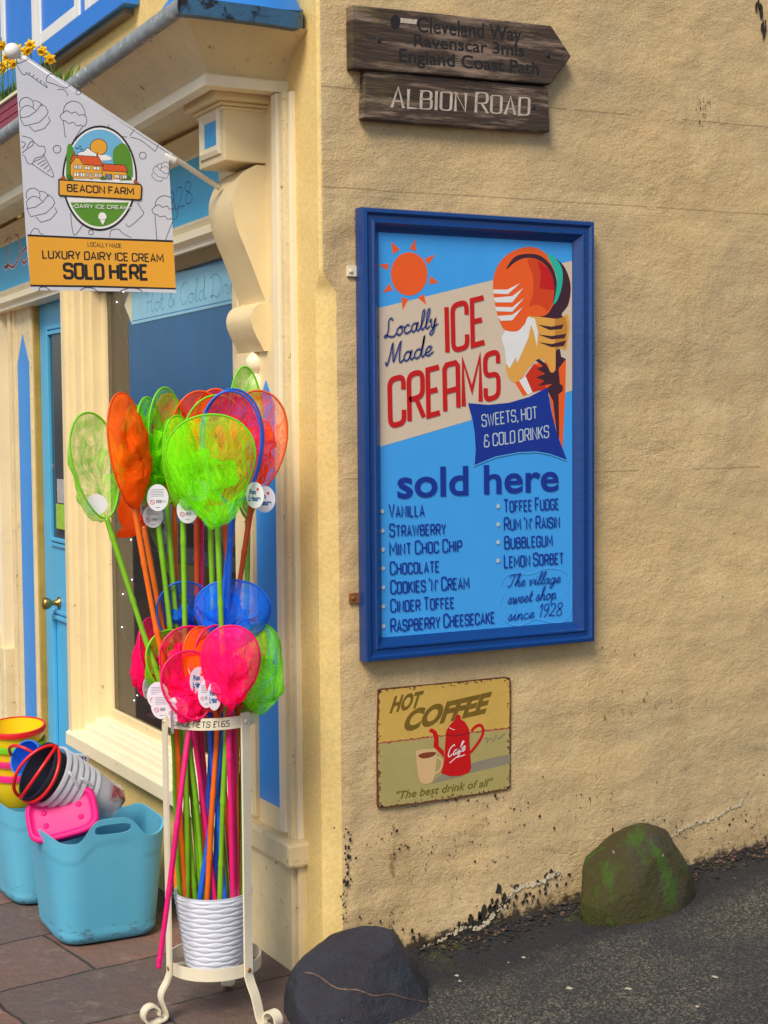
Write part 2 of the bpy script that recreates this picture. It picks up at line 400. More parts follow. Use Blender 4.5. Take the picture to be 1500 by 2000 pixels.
CAPS = {
 'A': (w4, [[(0, 0), (.2, 1), (.4, 0)], [(.06, .3), (.34, .3)]]),
 'a': (w4, [[(0, 0), (0, .92), (.07, 1), (.33, 1), (.4, .92), (.4, 0)], [(0, .42), (.4, .42)]]),
 'B': (w4, [[(0, 0), (0, 1), (.38, 1), (.38, .54), (0, .54)], [(.2, .54), (.4, .54), (.4, 0), (0, 0)]]),
 'C': (w4, [[(.4, .72), (.4, 1), (0, 1), (0, 0), (.4, 0), (.4, .28)]]),
 'D': (w4, [[(0, 0), (0, .999), (.4, 1), (.4, 0), (0, 0)]]),
 'E': (.34, [[(.34, 1), (0, 1), (0, 0), (.34, 0)], [(0, .52), (.28, .52)]]),
 'F': (.32, [[(.34, 1), (0, 1), (0, 0)], [(0, .5), (.28, .5)]]),
 'G': (w4, [[(.4, .74), (.4, 1), (0, 1), (0, 0), (.4, 0), (.4, .48), (.22, .48)]]),
 'H': (w4, [[(0, 0), (0, 1)], [(.4, 0), (.4, 1)], [(0, .52), (.4, .52)]]),
 'I': (.02, [[(.01, 0), (.01, 1)]]),
 'K': (.38, [[(0, 0), (0, 1)], [(.38, 1), (0, .42)], [(.12, .58), (.4, 0)]]),
 'L': (.32, [[(0, 1), (0, 0), (.32, 0)]]),
 'M': (.52, [[(0, 0), (0, 1), (.26, .3), (.52, 1), (.52, 0)]]),
 'N': (w4, [[(0, 0), (0, 1), (.4, 0), (.4, 1)]]),
 'O': (w4, [[(.2, 1), (0, 1), (0, 0), (.4, 0), (.4, 1), (.2, 1)]]),
 'P': (w4, [[(0, 0), (0, 1), (.4, 1), (.4, .44), (0, .44)]]),
 'R': (w4, [[(0, 0), (0, 1), (.4, 1), (.4, .46), (0, .46)], [(.2, .46), (.42, 0)]]),
 'S': (w4, [[(.4, .74), (.4, 1), (0, 1), (0, .52), (.4, .52), (.4, 0), (0, 0), (0, .26)]]),
 'T': (w4, [[(0, 1), (.4, 1)], [(.2, 1), (.2, 0)]]),
 'U': (w4, [[(0, 1), (0, 0), (.4, 0), (.4, 1)]]),
 'V': (w4, [[(0, 1), (.2, 0), (.4, 1)]]),
 'W': (.6, [[(0, 1), (.15, 0), (.3, .9), (.45, 0), (.6, 1)]]),
 'X': (w4, [[(0, 0), (.4, 1)], [(0, 1), (.4, 0)]]),
 'Y': (w4, [[(0, 1), (.2, .45), (.4, 1)], [(.2, .45), (.2, 0)]]),
 'Z': (w4, [[(0, 1), (.4, 1), (0, 0), (.4, 0)]]),
 "'": (.03, [[(.02, 1), (.0, .78)]]), ',': (.05, [[(.05, .08), (0, -.14)]]), '.': (.03, [[(.01, -.02), (.01, .1)]]),
 '&': (.42, [[(.42, .42), (.42, 0), (0, 0), (0, .52), (.3, .52)], [(.06, .52), (.06, 1), (.34, 1), (.34, .78)]]),
 '1': (.12, [[(0, .8), (.1, 1), (.1, 0)]]), '6': (w4, [[(.4, 1), (0, .9), (0, 0), (.4, 0), (.4, .5), (0, .5)]]),
 '5': (w4, [[(.4, 1), (0, 1), (0, .56), (.4, .56), (.4, 0), (0, 0)]]),
 '£': (w4, [[(.4, .8), (.36, 1), (.12, 1), (.12, 0), (0, 0), (.4, 0)], [(0, .48), (.3, .48)]]),
}
SCRIPT = {
 'a': (.44, [[(.30, .40), (.14, .42), (.02, .2), (.1, 0), (.24, .08), (.34, .42), (.30, .1), (.37, 0), (.46, .1)]]),
 'c': (.36, [[(.3, .36), (.2, .44), (.05, .3), (.04, .1), (.14, 0), (.3, .05), (.38, .12)]]),
 'd': (.46, [[(.30, .4), (.14, .42), (.02, .2), (.1, 0), (.26, .1), (.38, .6), (.44, 1), (.34, .2), (.38, 0), (.48, .1)]]),
 'e': (.34, [[(.0, .12), (.2, .22), (.28, .38), (.18, .45), (.05, .3), (.04, .1), (.15, 0), (.3, .08), (.36, .14)]]),
 'f': (.32, [[(.0, .1), (.2, .5), (.32, .92), (.25, 1), (.18, .7), (.12, 0), (.08, -.35), (.16, -.3), (.2, 0), (.34, .12)]]),
 'g': (.42, [[(.30, .42), (.12, .42), (.02, .2), (.1, 0), (.24, .08), (.34, .42), (.28, -.1), (.16, -.38), (.04, -.3), (.2, -.08), (.44, .12)]]),
 'h': (.42, [[(0, .1), (.2, .6), (.3, .98), (.22, 1), (.12, .5), (.06, 0)], [(.08, .15), (.2, .4), (.3, .42), (.3, .2), (.28, .03), (.36, 0), (.44, .1)]]),
 'i': (.24, [[(0, .1), (.14, .42), (.1, .1), (.16, 0), (.26, .1)], [(.17, .6), (.19, .66)]]),
 'k': (.42, [[(0, .1), (.2, .6), (.3, .98), (.22, 1), (.12, .5), (.06, 0)], [(.08, .15), (.24, .42), (.28, .3), (.12, .22), (.28, .02), (.44, .1)]]),
 'l': (.24, [[(0, .1), (.2, .55), (.28, .95), (.2, 1), (.12, .6), (.08, .1), (.14, 0), (.26, .1)]]),
 'n': (.4, [[(0, .1), (.12, .42), (.06, 0)], [(.08, .15), (.2, .4), (.3, .42), (.3, .2), (.28, .03), (.34, 0), (.42, .1)]]),
 'o': (.36, [[(.2, .43), (.06, .33), (.03, .12), (.14, 0), (.28, .1), (.3, .3), (.2, .43), (.4, .36)]]),
 'p': (.4, [[(0, .1), (.14, .42), (.02, -.4)], [(.1, .2), (.22, .43), (.34, .36), (.3, .08), (.16, 0), (.08, .1)], [(.2, .01), (.42, .1)]]),
 'r': (.34, [[(0, .1), (.12, .45), (.18, .38), (.3, .4), (.22, .1), (.28, 0), (.38, .1)]]),
 's': (.3, [[(0, .08), (.18, .46), (.24, .2), (.14, 0), (.04, .06)], [(.14, 0), (.34, .1)]]),
 't': (.26, [[(0, .1), (.2, .8), (.1, .1), (.16, 0), (.28, .1)], [(.04, .5), (.28, .52)]]),
 'v': (.34, [[(0, .3), (.08, .43), (.12, 0), (.28, .42), (.38, .38)]]),
 'w': (.5, [[(0, .3), (.08, .43), (.1, .03), (.16, 0), (.26, .4), (.26, .04), (.34, 0), (.44, .4), (.54, .38)]]),
 'y': (.38, [[(0, .3), (.08, .43), (.1, .06), (.2, .02), (.3, .42), (.22, -.15), (.1, -.38), (0, -.28), (.2, -.05), (.42, .12)]]),
 'L': (.6, [[(.45, .85), (.35, 1), (.24, .85), (.2, .4), (.1, .05), (0, .08), (.08, .15), (.3, .02), (.5, 0), (.62, .15)]]),
 'M': (.75, [[(0, .15), (.06, 0), (.2, .5), (.3, 1), (.32, .5), (.34, .1), (.5, .6), (.65, 1), (.6, .4), (.6, .05), (.68, 0), (.78, .1)]]),
 'T': (.5, [[(.05, .75), (.1, .95), (.4, .95), (.75, 1.02)], [(.42, .95), (.3, .4), (.2, .05), (.08, .02), (0, .12)]]),
 'H': (.62, [[(0, .85), (.15, 1), (.18, .6), (.1, .1), (0, .05)], [(.6, 1), (.45, .5), (.42, .1), (.5, 0), (.6, .1)], [(.08, .5), (.3, .5), (.5, .55)]]),
 'D': (.70, [[(.2, .95), (.15, .4), (.1, .05), (0, .08), (.15, .1), (.4, 0), (.65, .35), (.55, .85), (.25, 1), (0, .85)]]),
 'C': (.5, [[(.5, .85), (.4, 1), (.1, .75), (.05, .25), (.2, 0), (.45, .15)]]),
 '&': (.55, [[(.5, .4), (.3, .05), (.1, .05), (.08, .3), (.35, .7), (.3, .95), (.15, .9), (.2, .6), (.5, .05)]]),
 '1': (.25, [[(.05, .8), (.2, 1), (.12, 0)]]),
 '9': (.42, [[(.35, .7), (.2, .5), (.06, .65), (.12, .95), (.3, .98), (.36, .7), (.25, .2), (.1, 0)]]),
 '2': (.42, [[(.05, .8), (.15, 1), (.35, .9), (.28, .5), (0, .05), (.15, .08), (.4, 0)]]),
 '8': (.42, [[(.25, .5), (.08, .7), (.15, .97), (.33, .95), (.35, .7), (.08, .35), (.08, .05), (.25, 0), (.38, .15), (.32, .4), (.25, .5)]]),
}

# ------------------------------------------------------------------ ground
GZ = -.04
def fbm(x, y, z=0, s=1): return noise.noise(Vector((x * s, y * s, z * s)))
def lane_z(x, y):
    base = -.035 + .10 * x - .012 * min(0, x) * 0
    if x < .15: base = GZ + (x + .5) / .65 * (.02) if x > -.5 else GZ
    return base + .004 * fbm(x, y, 0, 3) + .022 * math.exp(-max(0, -y) / .10) * (1 if x > .1 else 0)
def grid(name, x0, x1, y0, y1, nx, ny, zf, m, kind='structure'):
    b = MB(); vs = []
    for j in range(ny + 1):
        for i in range(nx + 1):
            x = x0 + (x1 - x0) * i / nx; y = y0 + (y1 - y0) * j / ny; vs.append((x, y, zf(x, y)))
    b.add(vs, [(j * (nx + 1) + i, j * (nx + 1) + i + 1, (j + 1) * (nx + 1) + i + 1, (j + 1) * (nx + 1) + i) for j in range(ny) for i in range(nx)])
    o = b.build(name, m, smooth=True); o['kind'] = kind; return o
def tarmac_mat():
    m, t, b = newmat('tarmac'); p = t.wpos(); b.inputs['Roughness'].default_value = .8
    v = t.add('ShaderNodeTexVoronoi'); v.inputs['Scale'].default_value = 190; t.link(p, v.inputs[0])
    c = t.ramp(v.outputs['Color'], [(.25, (.024, .026, .032)), (.62, (.080, .078, .070)), (.9, (.24, .21, .15))])
    c = t.mix(t.ramp(t.noise(3.0, 5, .6, p), [(.42, 0.0), (.62, .6)]), c, (.026, .03, .042))
    sep = t.add('ShaderNodeSeparateXYZ'); t.link(p, sep.inputs[0])
    # damp gutter along the wall, with its own ragged edge
    e = t.math('ADD', sep.outputs[1], t.math('MULTIPLY', t.math('SUBTRACT', t.noise(4, 6, .7, p), .5), .30))
    e = t.math('ADD', t.math('MULTIPLY', e, 1.0), 1.0)
    wet = t.ramp(e, [(.70, 0.0), (.82, .85)])
    c = t.mix(wet, c, (.012, .014, .022))
    mo = t.math('MULTIPLY', t.ramp(t.noise(9, 6, .7, p), [(.52, 0.0), (.66, .8)]), t.ramp(e, [(.82, 0.0), (.93, 1.0)]))
    c = t.mix(mo, c, (.07, .085, .012))
    w_ = t.ramp(t.noise(60, 3, .5, p), [(.77, 0.0), (.79, .85)]); c = t.mix(w_, c, (.5, .48, .42))
    t.link(c, b.inputs['Base Color']); n = t.bump(v.outputs['Distance'], .006); n = t.bump(t.noise(22, 5, .7, p), .012, 1, n); t.link(n, b.inputs['Normal']); return m
def flag_mat():
    m, t, b = newmat('flagstones'); p = t.wpos(); b.inputs['Roughness'].default_value = .7
    rot = t.add('ShaderNodeMapping'); rot.inputs['Rotation'].default_value = (0, 0, R(-7)); rot.inputs['Location'].default_value = (.12, .2, 0); t.link(p, rot.inputs[0])
    wob = t.add('ShaderNodeVectorMath', operation='ADD'); nz = t.add('ShaderNodeTexNoise'); nz.inputs['Scale'].default_value = 6; t.link(p, nz.inputs[0])
    sc = t.add('ShaderNodeVectorMath', operation='SCALE'); t.link(nz.outputs['Color'], sc.inputs[0]); sc.inputs['Scale'].default_value = .035; t.link(rot.outputs[0], wob.inputs[0]); t.link(sc.outputs[0], wob.inputs[1])
    br = t.add('ShaderNodeTexBrick'); br.inputs['Scale'].default_value = 1; br.inputs['Brick Width'].default_value = .62; br.inputs['Row Height'].default_value = .36
    br.inputs['Mortar Size'].default_value = .005; br.inputs['Mortar Smooth'].default_value = .4; br.inputs['Color1'].default_value = (.115, .085, .078, 1); br.inputs['Color2'].default_value = (.25, .125, .09, 1); br.inputs['Mortar'].default_value = (.035, .028, .022, 1)
    t.link(wob.outputs[0], br.inputs[0])
    c = t.mix(t.ramp(t.noise(5, 7, .7, p, .5), [(.4, .0), (.75, .6)]), br.outputs['Color'], (.10, .095, .10))
    c = t.mix(t.ramp(t.noise(16, 6, .7, p), [(.55, .0), (.7, .5)]), c, (.27, .22, .18))
    c = t.mix(t.ramp(t.noise(70, 4, .7, p), [(.62, .0), (.70, .5)]), c, (.05, .045, .04))
    c = t.mix(t.ramp(t.noise(33, 3, .5, p), [(.765, 0.0), (.775, .7)]), c, (.6, .58, .55))
    t.link(c, b.inputs['Base Color'])
    n = t.bump(br.outputs['Fac'], -.006); n = t.bump(t.noise(14, 7, .7, p), .014, 1, n); t.link(n, b.inputs['Normal']); return m
M_tar = tarmac_mat(); M_flag = flag_mat()
grid('pavement', -6, .15, -7, 9, 60, 160, lambda x, y: GZ + .003 * fbm(x, y, 0, 2), M_flag)
grid('lane', -.10, 6, -7, .05, 160, 180, lambda x, y: lane_z(x, y) + .006 - (.05 if x < -.09 else 0), M_tar)
grid('ground', -60, 60, -60, 60, 4, 4, lambda x, y: -.6, mat('ground_dark', (.09, .08, .07), .9))

# ------------------------------------------------------------------ the shop
shop = thing('sweet_shop', (0, 0, 0), 'cream rendered corner shop with blue door and display window', 'shop')
def part(mb, name, m, parent=shop, **k): return mb.build(name, m, parent, **k)

# rendered corner: facade strip, chamfer at the bottom, side wall along the lane
def corner_plan(z):
    t = min(1, max(0, (1.875 - z + .012 * fbm(z, 3, 0, 30)) / .05)); t = t * t * (3 - 2 * t)
    a = .006 + (.028 - .006) * t; b = .014 + (.078 - .014) * t
    if 1.78 < z < 1.87: b += .012 * fbm(z, 9, 0, 40)
    P0, P1 = Vector((0, a)), Vector((b, 0)); C0 = Vector((0, 0)) + (Vector((b, a)) * .32)
    arc = [P0 * (1 - s) ** 2 + C0 * 2 * s * (1 - s) + P1 * s * s for s in [i / 7 for i in range(8)]]
    return a, b, arc
zs = [-.3 + 3.6 * i / 200 for i in range(201)]
def corner_wall():
    side = MB(); rows = []
    for z in zs:
        a, b, arc = corner_plan(z); q = [tuple(p) for p in arc[5:]]
        xs = [b + (4.2 - b) * (i / 130) ** 1.1 for i in range(1, 131)]
        row = [(p[0], p[1], z) for p in q]
        for x in xs: row.append((x, .0035 * fbm(x, z, 0, 2.6) + .0022 * fbm(x, z, 5, 9), z))
        rows.append(row)
    n = len(rows[0]); side.add([v for r_ in rows for v in r_], [(j * n + i, j * n + i + 1, (j + 1) * n + i + 1, (j + 1) * n + i) for j in range(len(rows) - 1) for i in range(n - 1)])
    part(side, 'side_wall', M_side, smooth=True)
    fr = MB(); rows = []
    for z in zs:
        a, b, arc = corner_plan(z)
        row = [(.012 if y > .3 else .0015 * fbm(y, z, 0, 7), y, z) for y in (.52, .30, .22, .17, .13, .09, .06, .04) if y > a + .005] + [(p[0], p[1], z) for p in arc[:6]]
        row = row[-14:]; rows.append(row)
    n = min(len(r_) for r_ in rows); rows = [r_[-n:] for r_ in rows]
    fr.add([v for r_ in rows for v in r_], [(j * n + i, j * n + i + 1, (j + 1) * n + i + 1, (j + 1) * n + i) for j in range(len(rows) - 1) for i in range(n - 1)])
    fr.box(.012, .3, .50, 1.95, 2.02, 4.0); fr.box(0.002, .3, .5, 7, 2.44, 4.0); fr.box(.012, .3, 3.05, 7, -.3, 2.44)
    fr.box(.013, .3, .50, 1.90, -.3, .30); fr.box(.30, .4, -.0 + .3, 7, -.3, 4)
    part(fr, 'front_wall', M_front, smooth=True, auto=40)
corner_wall()
# pale repair seams of mortar along the foot of the side wall
def seam(pts, wd, m, name='mortar_seam'):
    b = MB(); q = [at(x, y, 1, -.004) for x, y in smooth_open(pts, 5)]; random.seed(len(pts))
    ring = []; n = 6
    for i, p in enumerate(q):
        wd_ = wd * (.6 + .6 * random.random()) * (1 if 0 < i < len(q) - 1 else .2)
        p = p + Vector((0, 0, (random.random() - .5) * wd * .5))
        for k in range(n):
            a = 2 * math.pi * k / n; ring.append(p + Vector((0, -abs(math.sin(a)) * .004 if math.sin(a) < 0 else .004 * math.sin(a), math.cos(a) * wd_ * .5)))
    b.add(ring, [(i * n + k, i * n + (k + 1) % n, (i + 1) * n + (k + 1) % n, (i + 1) * n + k) for i in range(len(q) - 1) for k in range(n)])
    return part(b, name, m, smooth=True)
M_seam = mat('pale_mortar', (.72, .62, .44), .8, .25, 30, .003, 90)
M_grime = mat('grime', (.03, .025, .018), .9, .3, 40, .003, 90)
def blotches(pts, m, name, parent=shop, n=60, spread=10, seed=1, size=(2, 5), tall=1.0):
    """small raised flakes of dirt and lichen scattered along a traced line on the side wall"""
    random.seed(seed); b = MB()
    for i in range(n):
        k = random.random() * (len(pts) - 1); j = int(k); t = k - j
        x = pts[j][0] * (1 - t) + pts[min(j + 1, len(pts) - 1)][0] * t; y = pts[j][1] * (1 - t) + pts[min(j + 1, len(pts) - 1)][1] * t
        x += random.gauss(0, spread); y += random.gauss(0, spread) * .8
        p = at(x, y, 1, -.0045 - .0002 * (i % 7)); s = random.uniform(*size) * .00135 * (1 if random.random() < .8 else 1.7)
        q = [(p.x + s * random.uniform(.5, 1.3) * math.cos(a), p.y, p.z + s * tall * random.uniform(.5, 1.3) * math.sin(a)) for a in [2 * math.pi * c / 9 for c in range(9)]]
        b.poly(q)
    o = part(b, name, m, parent); o['kind'] = 'stuff'; return o
seamA = [(828, 1850), (870, 1834), (905, 1812), (942, 1810), (962, 1788), (985, 1770), (1000, 1740), (1018, 1733), (1050, 1725), (1075, 1710), (1092, 1702)]
seamB = [(1298, 1640), (1320, 1628), (1345, 1612), (1375, 1603), (1405, 1592), (1425, 1580), (1445, 1572), (1450, 1560)]
low = [(690, 1830), (760, 1815), (840, 1850), (930, 1815), (985, 1770), (1060, 1735), (1110, 1700)]
blotches(seamA, M_seam, 'mortar_seam', n=230, spread=2.0, seed=31, size=(1.6, 4.2), tall=.8)
blotches(seamB, M_seam, 'mortar_seam', n=130, spread=1.6, seed=32, size=(1.4, 3.4), tall=.8)
blotches([(x + 2, y - 7) for x, y in seamA[:8]], M_grime, 'lichen', n=60, spread=2.5, seed=33, size=(1, 3.4), tall=1.2)
blotches([(900, 1822), (945, 1795), (975, 1765), (1000, 1735)], M_grime, 'lichen', n=46, spread=9, seed=3, size=(2, 5), tall=1.6)
blotches(low, M_grime, 'lichen', n=110, spread=12, seed=4, size=(1, 4.5), tall=1.3)
blotches([(700, 1640), (800, 1650), (900, 1640), (1050, 1600), (1200, 1560)], M_grime, 'lichen', n=95, spread=42, seed=5, size=(.8, 2.4))
blotches([(678, 1610), (679, 1700), (672, 1790)], M_grime, 'lichen', n=50, spread=4, seed=6, size=(.8, 2.6), tall=1.7)
blotches([(740, 1582), (860, 1565), (995, 1548)], M_grime, 'lichen', n=30, spread=7, seed=7, size=(.8, 2.2))
blotches([(1290, 1625), (1400, 1610), (1500, 1600)], M_grime, 'lichen', n=60, spread=22, seed=8, size=(.8, 2.4))
blotches([(1483, 5), (1488, 30), (1491, 65)], M_grime, 'lichen', n=24, spread=3, seed=9, size=(1.5, 3.5), tall=3.5)
blotches([(1190, 300), (1300, 700), (1330, 1000), (1250, 1350), (1420, 1450), (1440, 800)], M_grime, 'lichen', n=70, spread=85, seed=12, size=(.5, 1.5))
blotches([(1205, 1395), (1250, 1355), (1300, 1400)], mat('ochre_stain', (.40, .24, .07), .8, .4, 60), 'stain', n=14, spread=22, seed=13, size=(1, 3))
blotches([(770, 1610), (768, 1660), (766, 1700)], mat('ochre_stain', (.4, .24, .07)), 'stain', n=26, spread=2, seed=14, size=(.6, 1.6), tall=2.5)
blotches([(1380, 120), (1375, 200), (1370, 260)], M_grime, 'lichen', n=34, spread=12, seed=10, size=(.6, 1.5), tall=1.8)

# cornice: swept section from the corner to the far left; the street falls slightly to the left
def sweep(secs, m, name, caps=True, **k):
    b = MB(); n = len(secs[0])
    b.add([v for s in secs for v in s], [(i * n + j, i * n + (j + 1) % n, (i + 1) * n + (j + 1) % n, (i + 1) * n + j) for i in range(len(secs) - 1) for j in range(n)])
    if caps: b.f += [list(range(n)), list(range((len(secs) - 1) * n, len(secs) * n))]; b.m += [0, 0]
    return part(b, name, m, **k)
def dz(y): return -.022 * max(0, y)       # fall of the street front
def mitre(prof, yend=6, ext=None):
    """prof: (outward x, z) from bottom to top; wraps the right-hand return"""
    secs = []
    ret = [(o, z) for o, z in prof]
    secs.append([Vector((.02, .2 - (o - .23) * 1.19, z)) for o, z in prof])
    secs.append([Vector((-o, .2 - (o - .23) * 1.19, z)) for o, z in prof])
    for y in (1.5, 3.0, yend): secs.append([Vector((-o, y, z + dz(y))) for o, z in prof])
    return secs
b = MB()
flare = [(.215, 2.404)] + [(.225 + .125 * (t ** 1.5), 2.405 + .11 * t) for t in [i / 6 for i in range(7)]] + [(.05, 2.52), (.05, 2.404)]
sweep(mitre(flare), M_creamold, 'cornice', smooth=True, auto=30)
sweep(mitre([(.205, 2.372), (.238, 2.374), (.240, 2.400), (.236, 2.405), (.205, 2.405)]), M_creamw, 'cornice_fillet', smooth=False)
lp = [(.345, 2.512), (.368, 2.510), (.376, 2.520), (.374, 2.545), (.365, 2.552), (.30, 2.553), (.30, 2.512)]
secs = mitre(lp); sweep(secs[1:], M_lead, 'lead_edging', smooth=True, auto=50)
# rounded blue lead over the return
b = MB(); pr_ = []
path = [Vector((-.365, .045, 0)), Vector((-.28, .040, 0)), Vector((-.18, .040, 0)), Vector((-.09, .045, 0)), Vector((-.04, .052, 0)), Vector((-.012, .075, 0)), Vector((-.002, .12, 0))]
path = [Vector(p) for p in smooth_open([tuple(p) for p in path], 4)]
rings = []
for i, p in enumerate(path):
    t = i / (len(path) - 1); zb = 2.508 + (.03 * max(0, t - .7) / .3); rings.append([p + Vector((0, -.014, zb)), p + Vector((0, -.016, zb + .042)), p + Vector((0, .02, zb + .046)), p + Vector((0, .02, zb))])
n = 4; b.add([v for r_ in rings for v in r_], [(i * n + j, i * n + (j + 1) % n, (i + 1) * n + (j + 1) % n, (i + 1) * n + j) for i in range(len(rings) - 1) for j in range(n)])
b.f += [list(range(n)), list(range((len(rings) - 1) * n, len(rings) * n))]; b.m += [0, 0]
part(b, 'lead_edging', M_leadblue, smooth=True, auto=40)
b = MB()
b.add([(-.34, .06, 2.548), (-.02, .055, 2.560), (.0, .14, 2.56), (.0, .14, 3.3), (.0, 1.2, 3.3), (-.05, .62, 2.88), (-.345, .28, 2.55), (-.10, .12, 2.82)],
      [(0, 1, 2, 7), (7, 2, 3), (0, 7, 5, 6), (7, 3, 4, 5)])
part(b, 'hood', M_hood, smooth=True)
# soffit and name board
b = MB(); b.box(-.215, .012, .2, 6, 2.388, 2.403); part(b, 'soffit', M_cream)
def along(prof, y0, y1, m, name, **k):
    secs = [[Vector((-o, y, z + dz(y) * .8)) for o, z in prof] for y in (y0, 1.5, 3.0, y1) if y0 <= y <= y1]
    return sweep(secs, m, name, **k)
along([(-.012, 2.06), (-.012, 2.40), (.012, 2.40), (.03, 2.385), (.012, 2.36), (.006, 2.34), (.006, 2.09), (.012, 2.075), (.012, 2.06)], .45, 6, M_cream, 'name_board')
along([(-.012, 2.018), (-.012, 2.072), (.075, 2.072), (.085, 2.066), (.085, 2.045), (.066, 2.035), (.066, 2.018)], .47, 6, M_creamw, 'transom')
along([(-.012, 1.985), (-.012, 2.0175), (.05, 2.0175), (.035, 2.0), (.02, 1.985)], .49, 1.9, mat('olive_brown_paint', (.30, .22, .10), .5, .2), 'window_head')
F = Board(0, -.0065, -1)
A = Art(F)
def fz(y, z): return Vector((-y, z + dz(y) * .8))
def board_panel(y0, y1, z0, z1, c, m, mrg):
    for g, mm in ((0.0, mrg), (.010, m)):
        A.layer += 1; q = [(y0 + g, z0 + c), (y0 + g, z1 - c), (y0 + c, z1 - g), (y1 - c, z1 - g), (y1 - g, z1 - c), (y1 - g, z0 + c), (y1 - c, z0 + g), (y0 + c, z0 + g)]
        A.fill2([fz(*p) for p in q], mm)
board_panel(.66, 4.6, 2.115, 2.325, .075, mat('name_board_blue', (.05, .50, .88), .35, .08, 5), M_creamw)
A.layer += 1
M_sky_text = mat('dull_blue_lettering', (.02, .14, .45), .5, 0)
A.text((lambda s: s)('1928'), (322, 425), (378, 392), (318, 386), M_sky_text, 'script', .06)
A.text('Do', (10, 527), (58, 510), (12, 462), mat('white_lettering', (.85, .8, .8), .5, 0), 'script', .13)
A.layer += 1
A.text('Do', (10, 527), (58, 510), (12, 462), mat('crimson_lettering', (.45, .03, .05), .5, 0), 'script', .065)
A.build('name_lettering', shop)

# corbel: a scrolled bracket under a square block, with turned drop below
yS, yW = .29, .468
M_corb = M_cream
def sp(px, py): p = at(px, py, 1, yS); return (p.x, p.z)
prof = [sp(500, 322), sp(480, 334), sp(466, 352), sp(457, 376), sp(455, 400), sp(459, 428), sp(468, 458), sp(482, 492), sp(496, 528), sp(508, 560), sp(519, 589)]
prof = smooth_open(prof, 4)
p2 = smooth_open([sp(519, 590), sp(505, 594), sp(495, 603), sp(490, 618), sp(492, 635), sp(500, 655), sp(509, 672), sp(516, 686)], 4)
pts = prof + p2[1:] + [sp(536, 684)]
pts = [(.0, prof[0][1])] + [(min(x, -.003), z) for x, z in pts[:-1]] + [(.0, pts[-1][1])]
b = MB(); b.prism([(x, yS, z) for x, z in pts], (0, yW - yS, 0)); part(b, 'corbel', M_corb, smooth=True, auto=30)
b = MB(); b.box(-.145, .0, yS - .002, .478, 2.198, 2.372); cb = part(b, 'corbel_block', M_corb, bevel=.003)
b = MB(); fx = -.1455
def yz(px, py): p = at(px, py, 0, fx); return (p.y, p.z)
y0, y1, z0, z1 = .322, .446, 2.232, 2.332
def ring(x, a, c, m):
    b.add([(x, a[0], a[2]), (x, a[1], a[2]), (x, a[1], a[3]), (x, a[0], a[3]), (c[4], c[0], c[2]), (c[4], c[1], c[2]), (c[4], c[1], c[3]), (c[4], c[0], c[3])], [(0, 1, 5, 4), (1, 2, 6, 5), (2, 3, 7, 6), (3, 0, 4, 7)], m)
ring(fx - .006, (y0 - .012, y1 + .012, z0 - .012, z1 + .012), (y0, y1, z0, z1, fx - .010), 0)
ring(fx - .010, (y0, y1, z0, z1), (y0 + .016, y1 - .016, z0 + .016, z1 - .016, fx - .001), 0)
ring(fx - .006, (y0 - .012, y1 + .012, z0 - .012, z1 + .012), (y0 - .013, y1 + .013, z0 - .013, z1 + .013, fx), 0)
b.add([(fx - .001, y0 + .016, z0 + .016), (fx - .001, y1 - .016, z0 + .016), (fx - .001, y1 - .016, z1 - .016), (fx - .001, y0 + .016, z1 - .016)], [(0, 1, 2, 3)], 1)
b.build('inset_panel', [M_creamw, mat('bright_blue_paint', (.03, .36, .75), .35, .05)], cb)
# capital mouldings over the block: they wrap front and right side
def cap(o, z0, z1, name='capital_moulding', m=M_corb):
    b = MB(); b.box(-.145 - o, .001, yS - o, .478 + o * .4, z0, z1); part(b, name, m, bevel=min(.006, (z1 - z0) * .35))
cap(.007, 2.335, 2.345); cap(.016, 2.3455, 2.355); cap(.040, 2.3555, 2.388); cap(.028, 2.3885, 2.402)
# turned drop under the corbel
b = MB(); pf = [(0, 0), (.012, .0), (.018, -.006), (.030, -.02), (.031, -.04), (.024, -.052), (.015, -.058), (.016, -.066), (.030, -.076), (.035, -.095), (.034, -.115), (.024, -.13), (.016, -.135), (.022, -.15), (.026, -.17), (.024, -.2), (.012, -.225), (.0, -.235)]
b.lathe(pf, (-.022, .375, 1.682), 24); part(b, 'turned_drop', M_creamw, smooth=True)

# pilaster with its blue panel
def vstrip(x, y0, y1, z0, z1, name, m, bevel=.002, parent=shop):
    b = MB(); b.box(x, .012, y0, y1, z0, z1); return part(b, name, m, parent, bevel=bevel)
vstrip(-.022, .190, .484, .33, 2.37, 'pilaster', M_cream)
vstrip(-.036, .186, .222, .345, 2.37, 'pilaster_moulding', M_creamw)
vstrip(-.028, .1605, .1858, .33, 2.37, 'pilaster_moulding', M_creamold)
vstrip(-.014, .143, .160, .33, 2.37, 'pilaster_moulding', M_creamw)
vstrip(-.036, .388, .482, .345, 1.68, 'pilaster_moulding', M_cream)
b = MB()
q = [(.228, .40), (.228, 1.50), (.305, 1.60), (.384, 1.50), (.384, .40)]
b.prism([(-.0245, y, z) for y, z in q], (.002, 0, 0)); part(b, 'blue_panel', M_blue)
b = MB(); b.box(-.060, .01, .112, .52, .262, .330); part(b, 'pilaster_block', M_creamold, bevel=.009)
b = MB(); b.box(-.034, .01, .150, .52, -.1, .262); part(b, 'plinth', M_creamold, bevel=.004)
b = MB(); b.box(-.022, .01, .131, .148, -.1, .262); part(b, 'plinth', M_creamold, bevel=.006)

